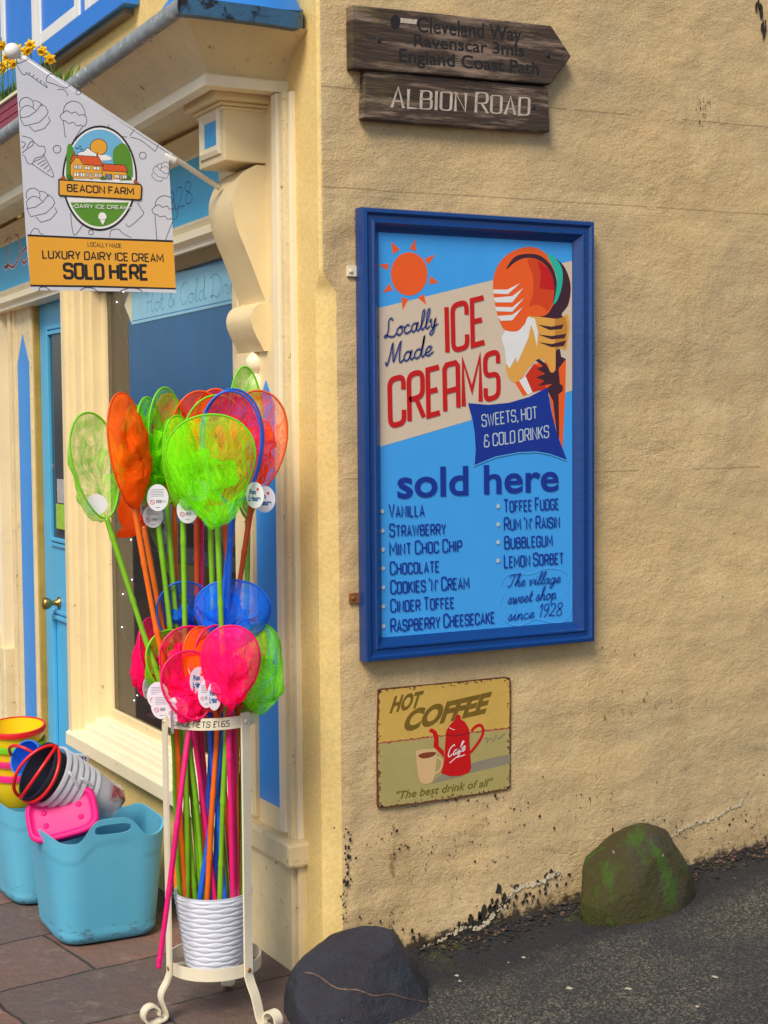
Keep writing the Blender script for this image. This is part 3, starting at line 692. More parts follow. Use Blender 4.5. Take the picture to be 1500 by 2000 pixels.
# display window
win = None
b = MB()
jm = [(-.125, 1.925), (-.125, 1.888), (-.112, 1.884), (-.112, 1.872), (-.095, 1.868), (-.095, 1.846), (-.075, 1.842), (-.070, 1.828), (-.045, 1.824), (-.045, 1.800), (-.012, 1.796), (-.008, 1.762), (.012, 1.758), (.012, 1.925)]
b.prism([(x, y, .33) for x, y in jm], (0, 0, 1.70)); win = part(b, 'display_window', M_cream)
b = MB(); b.box(-.03, .012, .484, .53, .36, 2.0); b.build('window_frame', M_cream, win, bevel=.004)
b = MB(); b.box(-.012, .012, .50, 1.79, .395, .437); b.build('window_frame', M_cream, win, bevel=.003)
sprof = [(-.137, .288), (-.137, .335), (-.118, .346), (-.090, .350), (-.086, .368), (-.080, .374), (-.052, .378), (-.048, .394), (-.042, .399), (.012, .403), (.012, .288)]
secs = [[Vector((x, y, z + (.01 if y < 1 else 0))) for x, z in sprof] for y in (.50, 1.93)]
b = MB(); n = len(sprof); b.add([v for s in secs for v in s], [(j, (j + 1) % n, n + (j + 1) % n, n + j) for j in range(n)]); b.f += [list(range(n)), list(range(n, 2 * n))]; b.m += [0, 0]
b.build('sill', M_creamw, win, bevel=.003)
b = MB(); b.poly([(-.0005, .50, .40), (-.0005, .50, 2.0), (-.0005, 1.79, 2.0), (-.0005, 1.79, .40)]); b.build('pane', M_glass, win, normals=False)
b = MB(); b.box(-.085, .012, .50, 1.90, -.2, .29); part(b, 'stall_riser', M_front, bevel=.004)
# pane signwriting: a pale banner across the top of the glass
P = Board(0, -.0012, -1); A = Art(P)
pale = mat('frosted_pale_blue', (.30, .62, .80), .4, .1, 12)
A.fill([(243, 597), (258, 548), (474, 508), (474, 588), (258, 634)], pale); A.layer = 2
A.stroke([(256, 628), (474, 581)], 1.6, M_sky_text)
M_st2 = mat('faded_lettering', (.10, .30, .55), .5, 0)
A.text('Hot & Cold Drinks', (285, 612), (500, 562), (283, 572), M_st2, 'script', .045)
A.fill([(244, 597), (258, 556), (258, 634)], mat('pale_yellow_print', (.70, .66, .42), .5, 0))
A.build('window_lettering', win)
# inside
b = MB(); b.box(.004, .010, .531, 1.545, 1.16, 1.984); part(b, 'sky_reflection_sheet', mat('painted_sky_reflection', (.14, .56, 1.0), .3, .16, 3, .002, 6), bevel=.002)  # added blue sheet behind the pane, painted as sky reflected in the glass
b = MB(); b.box(.02, .29, 1.60, 1.80, .40, 2.0); part(b, 'reflection_board', M_brown)  # added grey-brown board standing in for a reflection in the glass
b = MB(); b.box(.015, .9, .48, 1.80, .36, .40); b.box(.9, .92, .4, 3.2, 0, 2.1); b.box(.0125, .9, .46, .484, .3, 2.1); b.box(.013, .9, .46, 2.6, 2.0, 2.015); b.box(.29, .9, 1.80, 1.83, 0, 2.1)
part(b, 'shop_interior', M_dark)

# recessed door and the lobby
dx = .022
dr = MB(); dr.box(dx, dx + .04, 1.95, 2.718, -.03, 2.02); door = part(dr, 'door', M_door, bevel=.003)
b = MB()
for y0, y1, z0, z1 in ((2.04, 2.60, .98, 1.88), (2.04, 2.60, .08, .72)):
    for g, xx in ((0, -.010), (.022, -.016)):
        for a in ((y0 + g, y0 + g + .016, z0 + g, z1 - g), (y1 - g - .016, y1 - g, z0 + g, z1 - g), (y0 + g + .0161, y1 - g - .0161, z0 + g, z0 + g + .016), (y0 + g + .0161, y1 - g - .0161, z1 - g - .016, z1 - g)):
            b.box(dx + xx, dx - .0005, *a)
b.build('door_moulding', M_door, door, bevel=.003)
b = MB(); b.box(dx - .004, dx - .001, 2.08, 2.56, 1.02, 1.84); b.build('door_pane', mat('dark_door_glass', (.05, .06, .08), .12, .3, 3), door)
b = MB(); b.box(dx - .022, dx - .0165, 2.20, 2.46, 1.06, 1.16, 0); b.box(dx - .022, dx - .0165, 2.22, 2.44, 1.165, 1.26, 1)
b.build('door_notice', [mat('lime_notice', (.35, .60, .05), .5, .3, 30), mat('grey_notice', (.45, .45, .45), .5, .3, 30)], door)
kn = at(116, 1177, 0, dx); b = MB(); MM = Matrix.Rotation(R(-90), 3, 'Y')
b.lathe([(0, -.002), (.024, -.002), (.026, .004), (.012, .012), (.010, .03), (.020, .042), (.026, .055), (.024, .068), (.0, .074)], kn, 20, 0, MM)
b.build('handle', M_brass, door, smooth=True)
lk = at(104, 912, 0, dx); b = MB(); b.lathe([(0, -.001), (.014, -.001), (.014, .006), (.0, .008)], lk, 16, 0, MM); b.build('lock', mat('steel', (.5, .52, .55), .3, .2, metal=.8), door)
b = MB(); b.box(.0125, .34, 1.926, 1.945, -.2, 2.03); part(b, 'lobby_side', M_cream)
b = MB(); b.box(dx - .026, dx + .02, 2.720, 2.734, -.04, 2.02); part(b, 'brass_strip', M_ochre, bevel=.003)
b = MB(); b.box(dx - .012, dx + .02, 1.945, 2.70, 2.0205, 2.05); part(b, 'door_head', M_brown)
b = MB(); b.box(.0, .02, 1.93, 2.62, 2.0, 2.02); part(b, 'door_head', M_creamw)
# left pilaster beyond the door
b = MB(); b.box(-.010, .044, 2.7345, 3.06, .12, 2.03); part(b, 'pilaster', M_creamold, bevel=.003)
b = MB(); b.prism([(-.0125, y, z) for y, z in [(2.775, .10), (2.775, 1.74), (2.862, 1.86), (2.95, 1.74), (2.95, .10)]], (.002, 0, 0)); part(b, 'blue_panel', M_blue)
for y0, y1, x in ((2.736, 2.758, -.014), (2.968, 2.99, -.020), (3.0, 3.04, -.030)): vstrip(x, y0, y1, .12, 2.03, 'pilaster_moulding', M_creamold)
for y0, y1, x in ((3.11, 3.18, -.06), (3.21, 3.30, -.10), (3.33, 3.5, -.14), (3.5, 5.5, -.12)): vstrip(x, y0, y1, .02, 2.03, 'pilaster_moulding', M_creamw)
b = MB(); b.box(-.07, .0, 3.065, 3.14, -.1, .50); part(b, 'pilaster_block', M_creamold, bevel=.006)
b = MB(); b.box(-.09, .0, 3.145, 3.5, .42, .56); part(b, 'pilaster_block', M_creamold, bevel=.006)
b = MB(); b.box(-.01, .012, 2.62, 3.1, -.2, .12); part(b, 'plinth', M_creamold)

# upstairs window: blue frame, white sashes
zz0 = 2.925
uw = MB(); uw.box(-.055, .0, 1.36, 4.6, zz0 - .042, zz0 + .03); uwin = part(uw, 'upstairs_window', M_bluedk, bevel=.002)
b = MB(); b.box(-.035, .0, 1.42, 4.6, zz0 - .062, zz0 - .0425); b.build('window_shadow_board', M_brown, uwin)
def sash(y0, y1, z0, z1, wd=.05):
    b = MB(); b.box(-.052, -.012, y0, y0 + wd, z0, z1); b.box(-.052, -.012, y1 - wd, y1, z0, z1); b.box(-.052, -.012, y0 + wd, y1 - wd, z0, z0 + wd * .8)
    f = b.build('sash', M_white, uwin, bevel=.003); g = MB(); g.box(-.028, -.024, y0 + wd, y1 - wd, z0 + wd * .8, z1)
    m, t, bb = newmat('painted_sky_pane'); bb.inputs['Roughness'].default_value = .08; pp = t.wpos((1, 1, 1))
    wv = t.noise(1.3, 3, .5, pp); c = t.ramp(wv, [(.35, (.06, .40, .90)), (.6, (.16, .52, .92))]); t.link(c, bb.inputs['Base Color'])  # reflected sky is painted into the pane's base colour
    g.build('pane', m if 'pane_m' not in MC else MC['pane_m'], f); MC['pane_m'] = m
b = MB(); b.box(-.045, 0, 1.40, 4.6, zz0 + .03, 3.6); b.build('window_frame', M_bluedk, uwin)
sash(1.40, 1.795, zz0 + .031, 3.6, .055)
for y0, y1 in ((1.86, 2.42), (2.42, 2.95), (3.0, 3.5)): sash(y0, y1, zz0 + .031, 3.6, .06)

# ------------------------------------------------------------------ framed poster on the side wall
def ink(name, c, r=.38): return mat('print_' + name, c, r, .05, 25, .0003, 300)
I_sky = mat('print_sky_blue', (.05, .36, .88), .36, .06, 9, .0006, 260); I_beige = ink('beige', (.66, .54, .42)); I_or = ink('orange', (.85, .11, .01)); I_ord = ink('burnt_orange', (.66, .055, .006))
I_rd = ink('red', (.55, .006, .006)); I_dkr = ink('brick_red', (.58, .025, .004)); I_navy = ink('navy', (.008, .035, .22)); I_royal = ink('royal_blue', (.005, .03, .30)); I_plum = ink('plum', (.05, .012, .025))
I_teal = ink('teal', (.02, .48, .36)); I_wht = ink('white', (.78, .78, .80)); I_yel = ink('caramel', (.76, .38, .07)); I_yel2 = ink('dark_caramel', (.55, .23, .03)); I_pink = ink('pale_dot', (.45, .55, .62)); I_shd = ink('grey_shadow', (.35, .30, .26))
I_lb = ink('light_blue', (.10, .48, .92))
c0 = at(930, 850, 1, 0)
poster = thing('framed_poster', (c0.x, 0, c0.z), 'large blue framed ice cream poster screwed to the beige side wall', 'poster')
fq = [at(*p, 1, -.048) for p in ((693, 403), (1166, 432), (1160, 1253), (703, 1297))]
x0 = (at(693, 403, 1, -.004).x + at(703, 1297, 1, -.004).x) / 2; x1 = (fq[1].x + fq[2].x) / 2; zt = (fq[0].z + fq[1].z) / 2; zb = (fq[2].z + fq[3].z) / 2
fprof = [(0, -.004), (0, -.040), (.003, -.046), (.012, -.048), (.017, -.044), (.019, -.040), (.030, -.040), (.034, -.044), (.038, -.044), (.043, -.036), (.052, -.030), (.056, -.026), (.060, -.020), (.060, -.006)]
b = MB(); n = len(fprof); rings = []
for sx, sz, cx, cz in ((1, 1, x0, zb), (-1, 1, x1, zb), (-1, -1, x1, zt), (1, -1, x0, zt)):
    rings += [Vector((cx + sx * a * 1.0, y, cz + sz * a)) for a, y in fprof]
b.add(rings, [(i * n + j, i * n + j + 1, ((i + 1) % 4) * n + j + 1, ((i + 1) % 4) * n + j) for i in range(4) for j in range(n - 1)])
b.build('frame', M_frame, poster, smooth=True, auto=28)
b = MB(); b.box(x0 + .055, x1 - .055, -.018, -.010, zb + .055, zt - .055); b.build('backing', I_sky, poster)
B = Board(1, -.0182, -1); A = Art(B); B.k = (680, 400, 3.0)
def clampfill(pts, m, smooth=False, k=5): A.fill(pts, m, smooth, k)
A.fill([(150, 612), (1350, 318), (1350, 1078), (152, 1428)], I_beige); A.layer = 2
A.fill(circle(357, 405, 107, 127, 40), I_or)
for tri in [[(252, 216), (303, 262), (262, 290)], [(393, 200), (360, 258), (398, 270)], [(508, 293), (446, 315), (470, 350)], [(530, 457), (482, 417), (474, 465)], [(458, 587), (408, 545), (442, 522)], [(320, 617), (310, 543), (353, 550)], [(204, 515), (262, 500), (238, 460)], [(180, 350), (238, 345), (230, 385)]]: A.fill(tri, I_or)
A.layer = 3
# the cone
A.fill([(975, 1040), (1040, 1000), (1090, 930), (1275, 905), (1272, 1100), (1255, 1430), (1230, 1350), (1200, 1250), (1170, 1070), (1025, 1120)], I_or); A.layer = 4
A.fill([(1040, 1000), (1085, 935), (1130, 950), (1160, 1080), (1110, 1090), (1060, 1100)], I_dkr)
A.fill([(1000, 1030), (1038, 1003), (1080, 1100), (1050, 1112)], I_wht)
A.fill([(1095, 910), (1120, 903), (1160, 935), (1185, 980), (1215, 970), (1215, 850), (1240, 843), (1247, 890), (1275, 903), (1232, 960), (1240, 1050), (1257, 1060), (1257, 1090), (1232, 1110), (1236, 1370), (1222, 1340), (1200, 1150), (1160, 1075), (1195, 1050), (1110, 1062), (1150, 1032), (1100, 1012), (1152, 990), (1106, 962), (1140, 945)], I_plum); A.layer = 5
A.fill([(1215, 315), (1270, 370), (1302, 470), (1290, 580), (1250, 640), (1270, 665), (1240, 672), (1180, 665), (1110, 655), (1170, 625), (1205, 580), (1250, 480), (1250, 390)], I_plum, True)
A.fill([(1060, 650), (1150, 660), (1240, 668), (1280, 640), (1295, 700), (1285, 800), (1272, 850), (1240, 838), (1217, 850), (1212, 965), (1185, 980), (1165, 930), (1120, 900), (1060, 950), (1000, 1030), (960, 1035), (930, 990), (925, 930), (960, 940), (985, 890), (1030, 800), (1030, 700)], I_yel, True); A.layer = 6
A.fill([(1210, 672), (1272, 655), (1285, 720), (1273, 838), (1240, 832), (1212, 850)], I_yel2)
A.fill([(1035, 700), (1050, 655), (1070, 700), (1055, 780), (1020, 860), (990, 925), (980, 895), (945, 960), (925, 930), (918, 850), (897, 780), (920, 735), (1000, 730)], I_wht)
A.fill([(1050, 655), (1092, 665), (1112, 750), (1105, 832), (1085, 740)], I_wht); A.layer = 7
for q in [[(1110, 703), (1190, 714), (1262, 700), (1250, 727), (1180, 734)], [(1112, 760), (1190, 769), (1277, 755), (1265, 782), (1190, 788)], [(1115, 805), (1190, 816), (1277, 795), (1260, 827), (1190, 834)]]: A.fill(q, I_plum)
A.fill([(905, 720), (870, 630), (848, 500), (860, 390), (920, 300), (1010, 255), (1090, 250), (1160, 290), (1203, 370), (1217, 460), (1207, 560), (1170, 635), (1120, 655), (1060, 650), (1035, 690), (1000, 735), (950, 742)], I_or, True); A.layer = 8
A.fill([(1050, 318), (1130, 335), (1188, 400), (1210, 480), (1200, 565), (1160, 625), (1110, 600), (1060, 595), (1082, 520), (1080, 420)], I_ord, True)
A.fill([(1060, 600), (1110, 588), (1160, 620), (1120, 648), (1060, 648)], I_or, True); A.layer = 9
A.fill([(1110, 330), (1180, 380), (1212, 460), (1208, 500), (1120, 490), (1127, 410)], I_rd)
A.fill([(925, 378), (975, 305), (1060, 287), (1130, 302), (1190, 360), (1219, 440), (1215, 520), (1198, 580), (1207, 480), (1180, 385), (1120, 327), (1050, 310), (985, 330)], I_plum, True)
A.fill([(1165, 293), (1215, 315), (1252, 380), (1252, 470), (1228, 550), (1202, 582), (1217, 500), (1217, 410)], I_teal, True); A.layer = 10
for q in [[(848, 497), (930, 497), (1005, 460), (935, 524), (850, 520)], [(850, 545), (960, 535), (1025, 487), (960, 572), (860, 572)], [(857, 598), (960, 600), (1030, 545), (960, 627), (868, 624)], [(870, 652), (960, 645), (1022, 600), (960, 677), (892, 680)]]: A.fill(q, I_wht)
A.layer = 11
A.text('ICE', (578, 865), (797, 805), (572, 600), I_rd, 'caps', .115)
A.text('CREaMS', (246, 1298), (880, 1122), (240, 1026), I_rd, 'caps', .115)
A.text('Locally', (215, 778), (522, 706), (213, 668), I_shd, 'script', .075); A.text('Made', (222, 936), (497, 872), (222, 818), I_shd, 'script', .075); A.layer = 12
A.text('Locally', (210, 784), (517, 712), (208, 674), I_navy, 'script', .075); A.text('Made', (217, 942), (492, 878), (217, 824), I_navy, 'script', .075)
A.layer = 13
ban = [(700, 1162), (820, 1172), (940, 1160), (1060, 1125), (1165, 1070), (1185, 1200), (1220, 1340), (1280, 1498), (1180, 1462), (1100, 1448), (1000, 1452), (860, 1478), (735, 1530), (742, 1440), (735, 1330), (718, 1230)]
A.fill(ban, I_royal); A.stroke(ban[7:] , 5, I_lb); A.layer = 14
A.text('SWEETS, HOT', (784, 1300), (1104, 1250), (780, 1232), I_pink, 'caps', .11); A.text('& COLD DRINKS', (796, 1420), (1172, 1362), (794, 1350), I_pink, 'caps', .11)
B.k = (680, 880, 3.0)
A.text('sold here', (287, 276), (1232, 232), (285, 108), I_royal, 'sans', .018)
for st, p0, p1, h in [('VANILLA', (240, 390), (443, 382), 74), ('STRAWBERRY', (243, 503), (568, 489), 72), ('MINT CHOC CHIP', (243, 612), (663, 588), 74), ('CHOCOLATE', (246, 725), (530, 709), 72), ("COOKIES 'N' CREAM", (249, 838), (705, 806), 76), ('CINDER TOFFEE', (249, 945), (618, 921), 72), ('RASPBERRY CHEESECAKE', (249, 1062), (855, 1008), 76),
                      ('TOFFEE FUDGE', (912, 360), (1231, 342), 72), ("RUM 'N' RAISIN", (914, 465), (1236, 449), 72), ('BUBBLEGUM', (916, 575), (1193, 556), 72), ('LEMON SORBET', (914, 685), (1258, 660), 72)]:
    A.text(st, p0, p1, (p0[0] - 2, p0[1] - h), I_royal, 'caps', .12, .84)
for c in [(199, 356), (200, 470), (202, 580), (203, 690), (204, 801), (204, 913), (206, 1028), (876, 326), (876, 432), (876, 537), (875, 645)]: A.fill(circle(c[0], c[1], 11, 13, 14), I_pink)
A.stroke(smooth_closed([(940, 720), (890, 790), (905, 850), (880, 900), (910, 990), (1000, 1025), (1090, 985), (1180, 1003), (1260, 1000), (1305, 930), (1300, 850), (1275, 810), (1290, 740), (1240, 695), (1150, 690), (1060, 722)], 5), 4, I_lb)
A.layer = 15
A.text('The village', (930, 800), (1240, 772), (936, 728), I_royal, 'script', .075, lean=.12); A.text('sweet shop', (932, 898), (1214, 866), (934, 822), I_royal, 'script', .075, lean=.1); A.text('since 1928', (932, 996), (1250, 962), (934, 922), I_royal, 'script', .075, lean=.1)
A.build('printed_panel', poster)
for px, py, mm in ((684, 530, M_iron), (689, 1168, M_screw)):
    p = at(px, py, 1, 0); b = MB(); b.box(p.x - .012, x0 + .001, -.008, .0, p.z - .014, p.z + .014)
    b.lathe([(0, .0), (.006, .0), (.005, .004), (0, .005)], (p.x - .003, -.008, p.z), 12, 0, Matrix.Rotation(R(90), 3, 'X')); b.build('fixing_tab', mm, poster, bevel=.001)

# ------------------------------------------------------------------ rusty tin coffee sign
T_y = mat('tin_yellow', (.62, .40, .09), .42, .12, 9, .0008, 90, (.30, .15, .03), 60, .68); T_g = mat('tin_olive', (.42, .35, .13), .42, .12, 9, .0008, 90, (.25, .16, .05), 60, .68)
T_rust = mat('tin_rust', (.16, .055, .015), .7, .5, 60, .001, 200); T_txt = mat('tin_brown_ink', (.20, .12, .012), .5, .3, 40); T_red = mat('tin_red', (.56, .006, .008), .35, .08); T_mug = mat('tin_mug', (.66, .44, .22), .45, .1)
T_cof = mat('tin_coffee', (.22, .05, .012), .4); T_shd = mat('tin_grey', (.27, .24, .17), .5, .15); T_ln = mat('tin_pink_line', (.55, .10, .08), .5, .3, 60); T_dk = mat('tin_maroon', (.12, .003, .02), .5); T_gr = mat('tin_olive_ink', (.17, .13, .01), .5, .2)
c0 = at(866, 1450, 1, 0); tin = thing('coffee_sign', (c0.x, 0, c0.z), 'rusty edged tin hot coffee sign low on the beige wall', 'sign')
B = Board(1, -.0062, -1); B.k = (720, 1310, 5.0); A = Art(B)
rim = [(92, 190), (100, 178), (600, 132), (1330, 60), (1372, 68), (1388, 100), (1390, 600), (1386, 1130), (1350, 1165), (900, 1240), (500, 1300), (130, 1345), (92, 1340), (84, 1300), (80, 700)]
b = MB(); q = [B.p3(B.p2(*p), 0) for p in rim]; b.prism(q, (0, .0042, 0)); b.build('tin_plate', T_rust, tin)
random.seed(11)
def jag(pts, amp, stepl=22):
    out = []
    for i in range(len(pts)):
        a, c = Vector(pts[i]), Vector(pts[(i + 1) % len(pts)]); n = max(1, int((c - a).length / stepl)); d = (c - a).normalized(); nn = Vector((-d.y, d.x))
        for j in range(n): out.append(tuple(a + (c - a) * j / n + nn * abs(random.gauss(0, amp))))
    return out
A.fill(jag([(98, 198), (112, 186), (600, 140), (1330, 70), (1362, 76), (1378, 110), (1378, 545), (1350, 560), (90, 706)], 5), T_y)
A.fill(jag([(90, 708), (1378, 562), (1378, 1120), (1345, 1152), (900, 1228), (500, 1288), (140, 1330), (100, 1326), (94, 1290)], 5), T_g); A.layer = 2
A.stroke([(96, 708), (700, 638), (1372, 562)], 9, T_ln)
A.fill([(1000, 905), (1200, 850), (1383, 815), (1383, 905), (1200, 950), (990, 1000)], T_shd); A.fill([(640, 1062), (720, 1010), (960, 1000), (900, 1035), (620, 1102)], T_shd); A.layer = 3
A.text('HOT', (205, 408), (492, 350), (236, 262), T_txt, 'sans', .045, lean=.12); A.text('COFFEE', (322, 592), (1140, 404), (372, 402), T_txt, 'sans', .05, lean=.1)
def rustspots(n, s):
    random.seed(s)
    for i in range(n):
        e = random.choice('tblr'); u = random.random(); dpt = abs(random.gauss(0, 16))
        if e == 't': p = (95 + 1290 * u, 182 - 118 * u + dpt)
        elif e == 'b': p = (95 + 1285 * u, 1335 - 175 * u - dpt)
        elif e == 'l': p = (92 + dpt * .7, 200 + 1120 * u)
        else: p = (1384 - dpt * .7, 90 + 1050 * u)
        r_ = random.uniform(3, 10); A.fill([(p[0] + r_ * random.uniform(.5, 1.4) * math.cos(a), p[1] + r_ * random.uniform(.5, 1.3) * math.sin(a)) for a in [2 * math.pi * k / 8 for k in range(8)]], T_rust)
A.layer = 4
A.stroke([(1000, 590), (1040, 548), (1090, 532), (1117, 575), (1100, 650), (1045, 735), (992, 800)], 30, T_red, True)
A.fill([(590, 597), (592, 570), (620, 563), (662, 590), (682, 650), (684, 735), (735, 785), (735, 850), (692, 800), (632, 742), (638, 660), (622, 610)], T_red)
A.layer = 5
A.fill([(752, 630), (756, 585), (800, 520), (845, 478), (853, 440), (875, 423), (895, 440), (897, 472), (940, 500), (975, 560), (985, 600), (984, 700), (1000, 950), (980, 995), (900, 1024), (800, 1032), (705, 1000), (735, 880)], T_red); A.layer = 6
A.stroke([(752, 612), (800, 635), (900, 627), (985, 600)], 8, T_dk, True); A.stroke([(785, 555), (820, 572), (840, 575)], 6, I_wht, True)
A.text('Cafe', (765, 848), (938, 778), (790, 740), I_wht, 'script', .09); A.stroke([(920, 702), (935, 690)], 8, I_wht)
A.stroke([(790, 900), (850, 848), (940, 820)], 9, I_wht)
A.stroke([(665, 845), (708, 870), (716, 920), (690, 975), (640, 1008)], 22, T_mug, True)
A.fill([(462, 800), (480, 775), (560, 765), (640, 765), (664, 790), (655, 950), (625, 1075), (560, 1105), (500, 1080), (472, 950)], T_mug, True); A.layer = 7
A.fill([(482, 830), (520, 805), (600, 793), (655, 797), (640, 825), (590, 848), (520, 855)], T_cof, True)
A.text('"The best drink of all"', (250, 1258), (1190, 1122), (262, 1182), T_gr, 'sans', .004, lean=.16)
rustspots(170, 5)
for p in [(112, 202), (1355, 75), (125, 1318), (1360, 1140)]: A.fill(circle(p[0], p[1], 12, 12, 10), I_plum)
A.stroke([(1130, 660), (1160, 655), (1150, 700), (1190, 650), (1215, 690), (1240, 620), (1262, 665), (1330, 610)], 7, T_shd)
A.build('printed_face', tin)

# ------------------------------------------------------------------ two weathered wooden signs
def wood_mat():
    m, t, b = newmat('weathered_oak'); b.inputs['Roughness'].default_value = .8
    g = t.noise(1, 7, .75, t.wpos((9, 9, 150)), .5); g2 = t.noise(1, 6, .7, t.wpos((3.5, 3.5, 30)))
    c = t.ramp(g, [(.3, (.014, .008, .006)), (.55, (.060, .037, .025)), (.75, (.13, .085, .058))])
    c = t.mix(t.ramp(g2, [(.49, 0.0), (.62, .75)]), c, (.34, .24, .18))
    sep = t.add('ShaderNodeSeparateXYZ'); t.link(t.wpos(), sep.inputs[0])
    c = t.mix(t.math('MULTIPLY', t.ramp(t.noise(12, 5, .7, t.wpos()), [(.45, 0.0), (.65, .8)]), t.ramp(sep.outputs[0], [(.10, 1.0), (.24, 0.0)])), c, (.10, .10, .01))
    t.link(c, b.inputs['Base Color']); t.link(t.bump(g, .004), b.inputs['Normal']); return m
M_wood = wood_mat(); M_cut = mat('black_carved_lettering', (.012, .010, .012), .7, .3, 60); M_chalk = mat('worn_white_lettering', (.58, .50, .42), .7, .35, 30, .001, 90, (.12, .08, .05), 70, .60)
def board(name, label, outline, th, art, fix):
    pts = [at(660 + x / 2.778, y / 2.777, 1, -th) for x, y in outline]; c = sum(pts, Vector()) / len(pts)
    o = thing(name, (c.x, 0, c.z), label, 'sign'); b = MB(); b.prism(pts, (0, th - .002, 0)); b.build('plank', M_wood, o, bevel=.004)
    Bd = Board(1, -th - .0002, -1); Bd.k = (660, 0, 2.778); A = Art(Bd); art(A); A.build('lettering', o)
    b = MB()
    for x, y in fix:
        p = at(660 + x / 2.778, y / 2.777, 1, -th); b.lathe([(0, 0), (.007, 0), (.007, .002), (.005, .003), (0, .003)], p + Vector((0, .0005, 0)), 14, 0, Matrix.Rotation(R(90), 3, 'X'))
        q = MB(); q.v = b.v; q.f = b.f; q.m = b.m; q.build('screw', M_black, o); b = MB()
def art1(A):
    A.text('Cleveland Way', (430, 172), (995, 226), (430, 92), M_cut, 'sans', .012)
    A.text('Ravenscar 3mls', (412, 250), (1010, 305), (412, 186), M_cut, 'sans', .016)
    A.text('England Coast Path', (332, 334), (1090, 405), (332, 264), M_cut, 'sans', .018)
    A.fill(circle(311, 120, 26, 40, 20), M_cut); A.fill([(340, 97), (430, 106), (425, 132), (338, 123)], M_chalk)
def art2(A):
    O, U, V = A.b.p2(292, 580), A.b.p2(1035, 625) - A.b.p2(292, 580), A.b.p2(296, 470) - A.b.p2(292, 580)
    A.text2('ALBION ROAD', O, U, V, M_chalk, 'caps', .16, .9, 0, .35)
    n = U.normalized(); x = 0
    G = CAPS
    xs = []; first = True
    for ch in 'ALBION ROAD':
        if ch == ' ': x += .22; first = True; continue
        sc = 1 if first else .9; first = False; gw = G[ch][0] * sc
        for s_ in sorted(set([p[0] * sc for ln in G[ch][1] for p in (ln[0], ln[-1]) if abs(p[1]) < .01] + ([0] if ch in 'BD' else []))): xs.append((x + s_, 0))
        for s_ in sorted(set([p[0] * sc for ln in G[ch][1] for p in ln if abs(p[1] - 1) < .01 and ch in 'LINBRD'])): xs.append((x + s_, sc)) if s_ < .1 * sc or ch == 'N' else None
        x += gw + .16
    W = x - .16
    for a, bb in xs: A.stroke2([O + U * ((a - .06) / W) + V * bb, O + U * ((a + .06) / W) + V * bb], V.length * .045, M_chalk)
board('wooden_fingerpost', 'dark weathered wooden arrow board lettered Ravenscar 3mls above the street name', [(75, 24), (600, 78), (1158, 138), (1268, 305), (1155, 458), (700, 420), (78, 370)], .038, art1, [(222, 215), (1138, 298)])
board('wooden_street_sign', 'dark wooden street name board lettered ALBION ROAD below the arrow board', [(145, 378), (1140, 472), (1152, 717), (640, 685), (135, 645)], .030, art2, [(1060, 580)])

# ------------------------------------------------------------------ rigid flag sign on its pole
yF = .385
p0 = at(424, 364, 1, yF); p1 = at(24, 100, 1, yF)
flag = thing('flag_sign', p0, 'white and orange ice cream flag sign on an angled white pole over the shop window', 'sign')
b = MB(); b.tube([p0 + (p0 - p1).normalized() * .01, p1], .0075, 12); b.build('pole', M_white, flag, smooth=True)
dd = (p1 - p0).normalized(); b = MB(); cc = at(322, 303, 1, yF); b.tube([cc - dd * .035, cc - dd * .03, cc + dd * .0, cc + dd * .004], [.010, .0115, .0115, .010], 14); b.build('pole_collar', M_white, flag, smooth=True)
b = MB(); b.lathe([(.0001, -.021)] + [(.021 * math.cos(a), .021 * math.sin(a)) for a in [math.pi * (i / 12 - .5) for i in range(1, 12)]] + [(.0001, .021)], p1, 20); b.build('finial', M_white, flag, smooth=True)
def warp(px, py): return at(px, py, 1, yF - .010)
F_w = mat('flag_white', (.62, .64, .74), .38, .06, 3, .002, 5); F_o = mat('flag_orange', (.80, .38, .03), .38, .05, 3, .002, 5); F_bk = ink('flag_black', (.018, .016, .016)); F_ln = ink('flag_line', (.05, .045, .07))
F_gr = ink('flag_green', (.10, .28, .02)); F_gd = ink('flag_dark_green', (.05, .16, .02)); F_sk = ink('flag_sky', (.16, .46, .76)); F_wt = ink('flag_pure_white', (.85, .85, .86)); F_rf = ink('flag_roof', (.72, .10, .02)); F_bd = ink('flag_brown', (.35, .10, .02))
FB = Board(1, yF - .0102, -1); FB.k = (0, 60, 3.8465); A = Art(FB)
out = [(118, 272), (150, 222), (205, 196), (1300, 925), (1268, 985), (1324, 1972), (1290, 1968), (600, 1952), (234, 1950), (200, 1600)]
q = [FB.p3(FB.p2(*p), 0) for p in out]; b = MB(); b.prism(q, (0, .002, 0)); b.build('flag_panel', F_w, flag)
# sleeve of the panel wrapped round the pole
s0 = at(44, 114, 1, yF); s1 = at(328, 302, 1, yF); b = MB(); b.tube([s0, s1], .0105, 14); b.build('pole_sleeve', F_w, flag, smooth=True)
L = lambda pts, wd=5, sm=True: A.stroke(pts, wd, F_ln, sm)
def cup(ox, oy, s=1, fl=1):
    T = lambda pts: [(ox + fl * (x - 260) * s, oy + (y - 630) * s) for x, y in pts]
    for q in ([(155, 655), (148, 610), (165, 580), (200, 562), (240, 575), (265, 600)], [(150, 580), (145, 540), (165, 510), (200, 500), (235, 520), (248, 550), (245, 575)], [(245, 525), (280, 530), (305, 550), (310, 570)]): L(T(q), 5 * s ** .5)
    for q in ([(150, 655), (210, 645), (270, 605), (310, 550), (340, 570), (360, 610), (345, 640), (290, 690), (180, 715), (165, 690), (150, 655)], [(215, 715), (258, 758), (330, 735), (375, 680), (360, 645)]): L(T(q), 5 * s ** .5, False)
